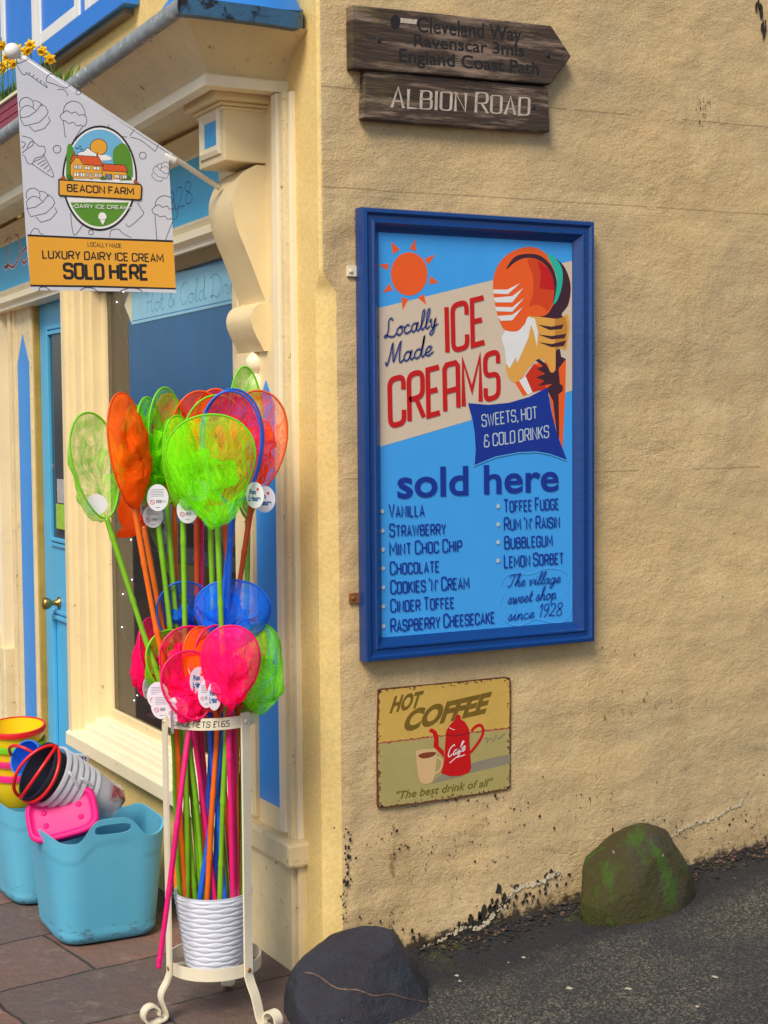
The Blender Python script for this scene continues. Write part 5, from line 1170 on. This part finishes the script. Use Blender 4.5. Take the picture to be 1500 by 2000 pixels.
def net(label, cc, hc, A_, T_, hw, yaw, off, ringx, rimx, depth=.10, drop=.05, side=1, cane=None, ccol=None, tags=(), tip=None, seed=0, dens=(.42, .93), rim_off=None, foot=None, fill2c=None, wr=.008):
    """hoop foot A_ and top T_ as seen, half width hw seen, yaw of the hoop plane, off: distance behind the stand's centre"""
    random.seed(seed + 77)
    a = vp(*A_, off); t_ = vp(*T_, off); z = (t_ - a); Lh = z.length; z.normalize()
    x = (r0 * math.cos(yaw) + f0 * math.sin(yaw)); x = (x - z * x.dot(z)).normalized(); y = z.cross(x).normalized()
    if y.dot(f0) < 0: y = -y
    hw *= 1.0 if A_[1] < 1100 else 1.22
    W = hw / FPX * ((a - CAM).dot(f0)) / max(.2, math.cos(yaw))
    o = thing('fishing_net', a, label, 'fishing net', "children's fishing nets in the stand")
    N = 72
    def H(u): 
        s_ = math.sin(u); c_ = (1 - math.cos(u)) / 2
        return a + x * (W * s_ * (.80 + .26 * c_)) + z * (Lh * c_ ** .96)
    hp_ = [H(2 * math.pi * k / N) for k in range(N)]
    b = MB(); b.tube(hp_, .0028, 7, closed=True); b.build('hoop', mat('hoop_' + hc, tuple(v * .55 for v in NC[hc]), .4), o, smooth=True)
    c = a + z * Lh * .48; K = 16; vs = []; uv = []
    tp_ = c + y * depth * side - Vector((0, 0, drop)) + (x * tip[0] + z * tip[1] if tip else Vector())
    ph = [random.uniform(0, 6.28) for _ in range(8)]
    for j in range(K + 1):
        s_ = j / K
        for k in range(N):
            u = 2 * math.pi * k / N; h0 = hp_[k]
            e = s_ ** 1.55; bulge = math.sin(min(1, s_ * 1.15) * math.pi * .5)
            p = h0 * (1 - e) + tp_ * e + y * side * depth * (bulge - e) * .80 - Vector((0, 0, drop)) * (math.sin(s_ * math.pi) * .38)
            w_ = wr * s_ * (1.25 - s_) * (math.sin(5 * u + ph[0] + 3 * s_) + .8 * math.sin(9 * u + ph[1] - 4 * s_) + .6 * math.sin(15 * u + ph[2] + 2 * s_))
            p = p + (p - c).normalized() * w_ + y * w_ * .7 + Vector((fbm(p.x, p.y, p.z, 24), fbm(p.y, p.z, p.x, 24), fbm(p.z, p.x, p.y, 24))) * .022 * s_ + Vector((fbm(p.y, p.x, p.z, 60), fbm(p.z, p.y, p.x, 60), fbm(p.x, p.z, p.y, 60))) * .006 * s_
            vs.append(p); uv.append((k / N * 2 if k <= N / 2 else 2 - k / N * 2, s_ + seed * .37))
    b = MB(); qf = [(j * N + k, j * N + (k + 1) % N, (j + 1) * N + (k + 1) % N, (j + 1) * N + k) for j in range(K) for k in range(N)]
    b.add(vs, qf); dense = dens[0] > .25
    if dense:
        sh = random.uniform(-.12, .12); c2 = c + x * W * sh - z * Lh * random.uniform(.02, .14) + y * side * depth * .30; gx, gz = random.uniform(.50, .66), random.uniform(.52, .68); fx_ = random.choice((3, 4)); a2 = random.uniform(0, 6)
        v2 = []
        for j in range(K + 1):
            s_ = j / K
            for k in range(N):
                u = 2 * math.pi * k / N; rr_ = math.cos(s_ * math.pi * .5) ** .7 if s_ < 1 else 0
                rr_ *= 1 + .16 * math.sin(fx_ * u + a2 + 2.2 * s_) + .09 * math.sin(7 * u + a2 * 2 - 3 * s_)
                p = c2 + x * (W * gx * rr_ * math.sin(u)) - z * (Lh * .5 * gz * rr_ * math.cos(u)) - y * side * depth * (.42 * math.sin(s_ * 1.57) - .10 * math.sin(11 * u + 9 * s_) * (1 - s_) * s_ * 4 * .5)
                p = p + Vector((fbm(p.x, p.y, p.z, 34), fbm(p.y, p.z, p.x, 34), fbm(p.z, p.x, p.y, 34))) * .020 + Vector((fbm(p.y, p.x, p.z, 80), fbm(p.z, p.y, p.x, 80), fbm(p.x, p.z, p.y, 80))) * .006
                v2.append(p); uv.append((k / N * 2 if k <= N / 2 else 2 - k / N * 2, s_ * 1.7 + seed * .19 + .5))
        b.add(v2, qf, 1)
    lo_, hi_ = dens; k_ = .85 if dense else 1
    b.build('mesh_bag', [mesh_fabric('net_' + cc + '%02d' % int(lo_ * k_ * 100), NC[cc], lo_ * k_, max(.3, hi_ * .95) if dense else hi_), mesh_fabric('netfold_' + cc, NC[cc], .55, 1.0)], o, smooth=True, uv=uv)
    # cane
    ro = rim_off if rim_off is not None else off * .45
    ro = max(-.06, min(.06, ro)); 
    mid = vp(ringx, 1408, max(-.085, min(.085, off * .8)) if foot is None else -.10)
    if foot is None:
        rim = vp(rimx, 1742, ro); d = (rim - mid).normalized(); end = rim + d * .14
        v_ = end - Vector((STAND.x, STAND.y, end.z)); v_.z = 0
        if v_.length > .066: v_ *= .066 / v_.length
        end = Vector((STAND.x, STAND.y, end.z)) + v_; path = [a, a.lerp(mid, .5) + r0 * random.uniform(-.004, .004), mid, mid.lerp(rim, .5) + r0 * random.uniform(-.003, .003), rim, end]
    else: path = [a, a.lerp(mid, .5), mid] + foot
    sm = [Vector(p) for p in smooth_open([tuple(p) for p in path], 14)]
    rad = []; acc = 0; node = random.uniform(.02, .18); R0 = .0071
    pts = [sm[0]]; 
    for p, q in zip(sm[:-1], sm[1:]): pts += [p.lerp(q, .5), q]
    for i, p in enumerate(pts):
        if i: acc += (p - pts[i - 1]).length
        k_ = min(abs(((acc - node) % .17)), .17 - abs(((acc - node) % .17))); rad.append(R0 + .0016 * math.exp(-(k_ / .0045) ** 2) + .0004 * math.sin(acc * 20))
    b = MB(); b.tube(pts, rad, 9); b.build('cane', mat('cane_' + (ccol or cc), CC[ccol or cc], .33, .22, 12, .0006, 60, coat=.15), o, smooth=True)
    for tg in tags: tag_card(o, *tg[:2], tg[2] if len(tg) > 2 else off - .03, *(tg[3:] if len(tg) > 3 else (.052, .066, 0, 'back')), None)
    return o
TB_ = lambda px, py, off, face='back', wd=.054, ht=.068, rot=0: (px, py, off, wd, ht, rot, face)
net('green net at the far left leaning out from the stand', 'g', 'g', (208, 1012), (168, 806), 42, R(38), -.02, 333, 352, .10, .055, 1, seed=1, tip=(.055, -.02), tags=[TB_(188, 985, .0, 'plain', .056, .052)], dens=(.16, .82), rim_off=.02)
net('tall narrow orange net right of the leftmost green one', 'o', 'o', (262, 992), (236, 767), 27, R(66), -.03, 342, 362, .045, .03, -1, seed=2, dens=(.92, 1.0), rim_off=.0)
net('small orange net hanging low behind the tall narrow orange one', 'o', 'o', (281, 1028), (268, 900), 24, R(40), .05, 356, 372, .06, .05, 1, seed=3, tip=(-.03, -.05), dens=(.7, .98), tags=[TB_(279, 985, .02, 'back', .022, .062, .9)])
net('green net seen edge on with a large back facing tag', 'g', 'g', (305, 985), (286, 776), 22, R(58), .03, 352, 380, .06, .04, 1, seed=4, ccol='g', tags=[TB_(308, 972, -.03)], dens=(.45, .92))
net('narrow green net with a looped rim left of the middle', 'g', 'g', (326, 985), (322, 757), 30, R(50), .06, 364, 391, .06, .05, 1, seed=5, tags=[TB_(299, 1008, .02, 'back', .052, .06)], dens=(.35, .85))
net('orange net half hidden behind two green rims', 'o', 'o', (340, 985), (328, 770), 34, R(30), .10, 346, 346, .06, .05, 1, seed=6, dens=(.75, 1.0), ccol='o')
net('green net showing only below the middle orange bags', 'g', 'g', (357, 1000), (345, 812), 30, R(40), .02, 366, 398, .06, .05, -1, seed=7, ccol='g', tags=[TB_(366, 996, -.01)], dens=(.5, .9))
net('wide orange net at the back in the middle', 'o', 'o', (384, 1000), (392, 764), 58, R(22), .11, 385, 405, .07, .06, 1, seed=8, ccol='r', dens=(.8, 1.0))
net('red net deepest in the middle of the bunch', 'k', 'o', (393, 1010), (425, 760), 52, R(15), .13, 393, 418, .06, .05, 1, seed=9, ccol='m', dens=(.7, 1.0))
net('green rimmed net over the middle orange bag', 'g', 'g', (410, 1010), (428, 772), 68, R(20), .055, 420, 443, .07, .05, 1, seed=10, ccol='g', dens=(.10, .45))
net('large green net in front with its tip drooping down', 'g', 'g', (424, 992), (402, 810), 92, R(6), -.085, 441, 430, .06, .085, -1, seed=11, tip=(.01, -.055), dens=(.28, .80), rim_off=-.02, tags=[TB_(388, 958, -.02, 'plain', .056, .056)])
net('pink net with a blue rim behind the large green one', 'k', 'b', (458, 985), (455, 760), 60, R(18), -.03, 411, 437, .085, .05, 1, seed=12, ccol='b', dens=(.62, .97), tags=[])
net('purple streaked net tangled with the pink one', 'p', 'b', (452, 985), (450, 764), 62, R(10), -.045, 436, 392, .05, .03, 1, seed=22, ccol='b', dens=(.02, .65))
net('orange net at the far right against the pilaster', 'o', 'o', (495, 962), (507, 763), 62, R(12), .03, 424, 455, .065, .05, 1, seed=13, ccol='r', dens=(.35, .9), tags=[TB_(498, 967, -.06, 'logo', .052, .066, -.5), TB_(517, 975, .0, 'logo')])
net('orange net right of centre among the canes', 'o', 'o', (438, 1005), (462, 775), 50, R(15), .09, 459, 468, .06, .05, 1, seed=14, ccol='r', dens=(.6, .95))
net('green net highest of all at the right rear', 'g', 'g', (484, 1012), (478, 716), 34, R(30), .13, 474, 472, .05, .03, 1, seed=15, ccol='g', dens=(.6, .95))
net('bright green net peeping out behind the tall orange one', 'g', 'g', (275, 985), (262, 792), 22, R(45), .09, 466, 478, .06, .04, 1, seed=16, ccol='dg', dens=(.7, .98))
net('blue net behind on the middle level', 'b', 'b', (352, 1262), (365, 1136), 44, R(20), .05, 411, 405, .07, .05, 1, seed=17, dens=(.30, .75), ccol='b')
net('large round blue net over the pink ones', 'b', 'b', (452, 1262), (456, 1133), 64, R(5), .0, 437, 418, .06, .04, -1, seed=18, dens=(.5, .95), ccol='b', wr=.012)
net('magenta net at the lower left behind the first green cane', 'm', 'm', (312, 1345), (292, 1207), 20, R(50), .05, 372, 352, .06, .06, 1, seed=19, tip=(-.02, -.02), dens=(.7, 1.0), tags=[TB_(287, 1345, .0, 'back', .03, .055, .8)])
net('orange net at the back of the lower bunch', 'o', 'o', (352, 1330), (356, 1208), 42, R(15), .08, 424, 430, .06, .04, 1, seed=20, dens=(.85, 1.0))
net('lime green net in the lower bunch between magenta bags', 'g', 'g', (350, 1358), (322, 1232), 38, R(35), -.0, 360, 366, .06, .05, 1, seed=21, dens=(.55, .95), tags=[TB_(308, 1358, -.05), TB_(316, 1378, -.07)])
net('magenta net behind the lowest magenta one', 'm', 'm', (378, 1365), (362, 1224), 47, R(25), -.03, 376, 418, .07, .05, 1, seed=23, dens=(.6, .98), wr=.012)
net('orange net squeezed between two magenta ones', 'o', 'o', (392, 1355), (390, 1224), 26, R(45), -.06, 424, 405, .05, .04, -1, seed=24, dens=(.8, 1.0), tags=[TB_(384, 1300, -.09, 'plain', .05, .07, .5)])
net('orange net at the rear right of the lower bunch', 'o', 'o', (486, 1340), (486, 1210), 30, R(25), .07, 464, 462, .05, .04, 1, seed=25, dens=(.8, 1.0), ccol='o')
net('lime green net at the lower right', 'g', 'g', (484, 1375), (508, 1218), 42, R(25), .0, 473, 474, .08, .05, -1, seed=26, dens=(.45, .92), tip=(.03, -.02))
net('pale purple net behind the round magenta one', 'p', 'm', (428, 1368), (418, 1222), 34, R(35), -.06, 456, 462, .05, .03, 1, seed=27, dens=(.3, .7), ccol='m')
net('round bright magenta net in the middle of the lower bunch', 'm', 'm', (448, 1372), (452, 1222), 50, R(6), -.105, 446, 455, .06, .05, -1, seed=28, dens=(.72, 1.0), wr=.013, tags=[TB_(388, 1330, -.12, 'logo', .05, .07, .5), TB_(403, 1355, -.135, 'back', .042, .07, .2), TB_(418, 1360, -.15, 'logo', .036, .07, .3)])
net('lowest magenta net whose cane stands outside the pot', 'm', 'm', (388, 1404), (354, 1274), 44, R(25), -.125, 372, 0, .07, .055, 1, seed=29, tip=(.05, -.01), dens=(.45, .95), wr=.013,
    foot=[vp(352, 1560, -.135), vp(330, 1740, -.145), vp(310, 1890, -.15)], tags=[TB_(345, 1385, -.13, 'back', .056, .06), TB_(336, 1410, -.15, 'plain', .016, .06, 1.0)])

# ------------------------------------------------------------------ boulders
def rock(name, label, c, rad, seed, m, flat=.35, rough=.10, edge=None, rot=0):
    bm = bmesh.new(); bmesh.ops.create_icosphere(bm, subdivisions=6, radius=1)
    random.seed(seed); planes = [(Vector((random.gauss(0, 1), random.gauss(0, 1), random.gauss(0, .8))).normalized(), random.uniform(.84, .98)) for _ in range(9)] + (edge or [])
    Mr = Matrix.Rotation(rot, 3, 'Z')
    for v in bm.verts:
        p = v.co.copy()
        for n_, d_ in planes:
            e = p.dot(n_) - d_
            if e > 0: p -= n_ * e * .74
        k = 1 + rough * fbm(p.x + seed, p.y, p.z, 1.1) + rough * .35 * fbm(p.x, p.y + seed, p.z, 3.2) + rough * .10 * fbm(p.x, p.y, p.z + seed, 10) + rough * .04 * fbm(p.x, p.y, p.z, 28)
        p *= k; v.co = Mr @ Vector((p.x * rad[0], p.y * rad[1], p.z * rad[2])) + Vector(c)
    me = bpy.data.meshes.new(name); bm.to_mesh(me); bm.free(); me.materials.append(m)
    for p in me.polygons: p.use_smooth = True
    o = bpy.data.objects.new(name, me); COL.objects.link(o); tag(o, label, 'boulder'); return o
def rockmat(name, a, b_, c_, moss=0, ctr=None):
    m, t, bs = newmat(name); p = t.wpos(); bs.inputs['Roughness'].default_value = .55
    c = t.mix(t.ramp(t.noise(7, 6, .7, p, .4), [(.35, 0.0), (.65, 1.0)]), a, b_)
    c = t.mix(t.ramp(t.noise(19, 6, .75, p), [(.56, 0.0), (.70, .7)]), c, c_)
    if moss:
        sep = t.add('ShaderNodeSeparateXYZ'); t.link(p, sep.inputs[0])
        f = t.math('ADD', t.noise(9, 7, .75, t.wpos((1, 1, .55))), t.math('MULTIPLY', t.math('SUBTRACT', .97, sep.outputs[0]), .35))
        c = t.mix(t.ramp(f, [(.42, 0.0), (.56, .92)]), c, (.058, .052, .006)); c = t.mix(t.ramp(t.noise(11, 6, .7, t.wpos((1.3, 1, .4)), .3), [(.50, 0.0), (.64, .95)]), c, (.05, .13, .004))
    c = t.mix(t.ramp(t.noise(46, 3, .5, p), [(.745, 0.0), (.76, .7)]), c, (.5, .48, .42))
    t.link(c, bs.inputs['Base Color']); n = t.bump(t.noise(12, 7, .75, p), .022); n = t.bump(t.noise(60, 6, .75, p), .009, 1, n); t.link(n, bs.inputs['Normal']); return m
M_r1 = rockmat('slate_boulder', (.026, .024, .036), (.042, .046, .070), (.012, .036, .075)); M_r2 = rockmat('mossy_boulder', (.045, .036, .025), (.07, .055, .04), (.03, .03, .02), 1)
r1 = rock('slate_boulder', 'dark slate boulder with a pale vein against the foot of the shop corner', (.010, -.190, -.030), (.222, .17, .200), 5, M_r1, edge=[(Vector((.75, -.35, .45)).normalized(), .74), (Vector((-.55, -.4, .6)).normalized(), .84), (Vector((.2, -.75, .35)).normalized(), .80)], rough=.08)
r2 = rock('mossy_boulder', 'moss covered boulder half way up the lane against the wall', (.955, -.110, .100), (.205, .14, .205), 9, M_r2, edge=[(Vector((-.7, -.3, .5)).normalized(), .86), (Vector((.8, -.3, .45)).normalized(), .82)], rough=.10)
# the vein, laid on the boulder's surface
def vein(rock_, pts, wd, m, name='vein'):
    from mathutils.bvhtree import BVHTree
    bv = BVHTree.FromPolygons([v.co for v in rock_.data.vertices], [tuple(p.vertices) for p in rock_.data.polygons])
    q = []
    for x, y in smooth_open(pts, 6):
        d = ray(x, y).normalized(); h = bv.ray_cast(CAM, d)
        if h[0] is not None: q.append((h[0], h[1]))
    b = MB(); random.seed(3)
    pth = [p for p, n_ in q]; b.tube(pth, [wd * random.uniform(.6, 1.3) for _ in pth], 6)
    o = b.build(name, m, rock_, smooth=True); return o
vein(r1, [(594, 1899), (620, 1905), (648, 1925), (668, 1932), (700, 1934), (730, 1945), (765, 1942), (800, 1952), (838, 1958)], .0022, mat('quartz_vein', (.20, .13, .09), .7, .8, 60))
# loose leaf litter and grit in the corner between the wall and the lane
random.seed(21); lit = MB()
for i in range(1000):
    if i < 420: x = random.uniform(.22, 1.75); y = -abs(random.gauss(0, .035)) - .008
    elif i < 800: x = random.uniform(1.14, 1.75); y = -abs(random.gauss(0, .055)) - .008
    else: x = random.uniform(.28, .80); y = -abs(random.gauss(0, .045)) - .008
    z = lane_z(x, y) + .008 + random.random() * .004; s_ = random.uniform(.003, .010); a = random.uniform(0, 3.14); t_ = random.uniform(-.5, .5)
    d = Vector((math.cos(a), math.sin(a), t_ * .4)) * s_; e = Vector((-math.sin(a), math.cos(a), t_)) * s_ * random.uniform(.3, .9)
    lit.add([Vector((x, y, z)) + v for v in (d, e, -d, -e, Vector((0, 0, s_ * .5)))], [(0, 1, 4), (1, 2, 4), (2, 3, 4), (3, 0, 4)], 0 if random.random() < .8 else 1)
lo = lit.build('leaf_litter', [mat('litter_brown', (.030, .020, .017), .9, .4, 50), mat('litter_pale', (.13, .075, .05), .8, .3)]); tag(lo, 'dark leaf litter and grit gathered along the foot of the wall', 'leaf litter', kind='stuff')
random.seed(8)
FLK = ['pale paint flake nearest the dark boulder on the lane', 'small pale fleck just below the flake nearest the dark boulder', 'pale fleck on the lane below the end of the mortar crack', 'pale flake farthest right on the lane', 'pale flake on the lane left of the one under the mossy boulder', 'pale flake on the lane below the mossy boulder', 'pale flake nearest the bottom right corner', 'tiny pale fleck left of the one below the mortar crack']
for px, py, s_ in ((893, 1905, 11), (898, 1916, 7), (1022, 1870, 8), (1396, 1908, 12), (1112, 1930, 14), (1228, 1931, 13), (1362, 1966, 8), (993, 1880, 5)):
    p = at(px, py, 2, 0); 
    for _ in range(3): p = at(px, py, 2, lane_z(p.x, p.y) + .008)
    b = MB(); n = 9; b.add([p + Vector((math.cos(2 * math.pi * k / n) * s_ * .0007 * random.uniform(.5, 1.4), math.sin(2 * math.pi * k / n) * s_ * .0008 * random.uniform(.5, 1.4), 0)) for k in range(n)] + [p + Vector((0, 0, .003))], [(k, (k + 1) % n, n) for k in range(n)])
    o = b.build('paint_chip', mat('pale_chip', (.42, .39, .32), .8, .2)); tag(o, FLK.pop(0), 'paint flake', 'pale paint flakes on the lane')

# ------------------------------------------------------------------ planter with daffodils above the shop front
pf = at(0, 0, 0, -.33); zt0 = at(35, 197, 0, -.34); zb0 = at(35, 238, 0, -.34)
planter = thing('window_planter', (zt0.x, zt0.y, zb0.z), 'dark red slatted planter box on the ledge above the shop front', 'planter')
yP = at(58, 230, 0, -.34).y; zc = zb0.z + .004
for k in range(3):
    b = MB(); b.box(-.342, -.325, yP, yP + 1.3, zc + .004 + .028 * k, zc + .030 + .028 * k); b.build('slat', M_red, planter, bevel=.002)
b = MB(); b.box(-.324, -.12, yP + .005, yP + 1.29, zc, zc + .07); b.build('box', M_red, planter)
b = MB(); b.box(-.350, -.320, yP - .01, yP + 1.3, zc + .0885, zc + .098); b.build('cap_rail', M_creamw, planter)
D_y = mat('daffodil_petal', (.95, .66, .01), .5, .1, 40); D_o = mat('daffodil_trumpet', (.92, .52, .005), .5, .1, 40); D_g = mat('daffodil_leaf', (.09, .24, .03), .5, .4, 30)
def daff(px, py, label, seed, root=None, face=(0, -1, -.2)):
    random.seed(seed); x_ = random.uniform(-.27, -.2); h = at(px, py, 0, x_)
    rt2 = Vector((x_ + random.uniform(-.02, .02), (root or h.y + random.uniform(-.02, .04)), zc + .06))
    o = thing('daffodil', rt2, label, 'daffodil', 'daffodils in the planter'); tip_ = h + Vector((0, 0, .022))
    b = MB(); b.tube([Vector(p) for p in smooth_open([tuple(rt2), tuple(rt2.lerp(tip_, .6) + Vector((0, .006, 0))), tuple(tip_ + Vector((0, .006, .003))), tuple(h)], 6)], .0022, 6); b.build('stem', D_g, o, smooth=True)
    f = Vector((-.3 + random.uniform(-.4, .4), -.8 + random.uniform(-.2, .3), -.35 + random.uniform(-.3, .2))).normalized(); Q = f.to_track_quat('Z', 'Y').to_matrix()
    b = MB()
    for k in range(6):
        a = 2 * math.pi * k / 6 + seed; d = Q @ Vector((math.cos(a), math.sin(a), .1)); e = Q @ Vector((-math.sin(a), math.cos(a), 0)); L_ = .024
        b.add([h, h + d * L_ * .5 + e * .0085, h + d * L_, h + d * L_ * .5 - e * .0085, h + d * L_ * .5 + f * .003], [(0, 1, 4), (1, 2, 4), (2, 3, 4), (3, 0, 4)])
    b.build('petals', D_y, o, smooth=False)
    b = MB(); b.lathe([(.004, 0), (.007, .008), (.008, .016), (.012, .021), (.010, .022), (.006, .014), (0, .004)], h, 12, 0, Q); b.build('trumpet', D_o, o, smooth=True)
for i, (px, py, lb) in enumerate([(3, 88, 'daffodil bloom at the very left edge of the planter'), (35, 96, 'half open daffodil just right of the pole ball'), (51, 100, 'upper of the two touching daffodils above the flag tip'), (60, 88, 'topmost daffodil bending to the right'), (84, 100, 'daffodil hanging over the blue window sill'), (97, 115, 'rightmost daffodil of the planter'), (25, 125, 'daffodil just under the pole ball'), (8, 128, 'low daffodil left of the flag edge'), (0, 135, 'lowest daffodil at the left edge'), (15, 112, 'daffodil behind the pole ball')]): daff(px, py, lb, i + 3)
random.seed(5); b = MB()
for i in range(480):
    y_ = yP + random.uniform(.0, 1.0) ** 1.3 * .9 + .01; x_ = random.uniform(-.31, -.15); L_ = random.uniform(.06, .17) * (1 if y_ > yP + .12 else .9); ln = Vector((random.gauss(0, .25), random.gauss(0, .28), 1)).normalized()
    p = Vector((x_, y_, zc + .06)); e = Vector((random.uniform(-1, 1), random.uniform(-1, 1), 0)).normalized() * .0050
    b.add([p - e, p + e, p + ln * L_ * .6 + e * .8, p + ln * L_ * .6 - e * .8, p + ln * L_ + Vector((ln.x, ln.y, -.3)) * .02], [(0, 1, 2, 3), (3, 2, 4)])
fo = b.build('daffodil_leaves', D_g); tag(fo, 'thicket of narrow green daffodil leaves filling the planter', 'leaves', kind='stuff')

# ------------------------------------------------------------------ things behind the glass
def at_in(px, py, x): return at(px, py, 0, x)
fl = thing('fairy_lights', at_in(240, 700, .018), 'string of tiny cool white fairy lights down the inside of the window', 'fairy lights')
M_led = mat('fairy_bulb', (.75, .88, 1.0), .3, 0, emit=5.0); M_wire = mat('clear_wire', (.45, .45, .47), .4)
spots = [(241, 570), (228, 590), (256, 1054), (258, 1132), (240, 1160), (238, 1225), (262, 1288), (266, 1322), (268, 1358), (262, 1368), (236, 560), (345, 1050)]
spots.sort(key=lambda p: p[1]); wp = [at_in(x, y, .012) for x, y in spots]
b = MB(); b.tube([Vector(p) for p in smooth_open([tuple(p) for p in wp], 5)], .0009, 5); b.build('wire', M_wire, fl)
for p in wp:
    b = MB(); b.lathe([(0, -.003), (.0027, 0), (0, .003)], p, 8); b.build('bulb', M_led, fl)
for p, ln in zip(wp, range(99)): pass
def inbox(name, px0, py0, px1, py1, x, m, label, cat, th=.05):
    a = at_in(px0, py0, x); c = at_in(px1, py1, x); b = MB(); b.box(x, x + th, min(a.y, c.y), max(a.y, c.y), min(a.z, c.z), max(a.z, c.z)); o = b.build(name, m, bevel=.004); return tag(o, label, cat)
inbox('display_shelf', 262, 1078, 480, 1092, .12, mat('shelf_steel', (.18, .22, .28), .3, .2), 'dark shelf across the window behind the canes', 'shelf', .2)
inbox('card_box', 330, 1095, 378, 1165, .10, mat('mustard_card', (.45, .33, .08), .6, .2), 'mustard card box behind the canes under the shelf', 'box', .12)
inbox('sweet_box', 275, 1130, 325, 1300, .16, mat('dark_blue_box', (.02, .03, .07), .5, .2), 'dark blue box low in the window left of the nets', 'box', .2)
inbox('red_packet', 240, 1375, 300, 1400, .06, mat('red_packet', (.5, .05, .06), .3, .5, 30, .004, 30, (.6, .6, .65), 40, .5), 'red and silver sweet packets at the bottom of the window', 'sweets', .12)
for i, (px, lb) in enumerate([(333, 'silver jar on the shelf between green canes'), (352, 'second silver jar further right on the shelf')]):
    p = at_in(px, 1078, .15); o = thing('sweet_jar', p, lb, 'jar', 'jars on the window shelf'); b = MB(); b.lathe([(0, .002), (.026, .002), (.028, .01), (.028, .08), (.022, .09), (.022, .10)], p, 20); b.build('jar_body', mat('jar_silver', (.45, .48, .55), .2, .4, 40), o, smooth=True)
    b = MB(); b.lathe([(.024, .10), (.024, .118), (0, .12)], p, 20); b.build('lid', M_white, o, smooth=True)
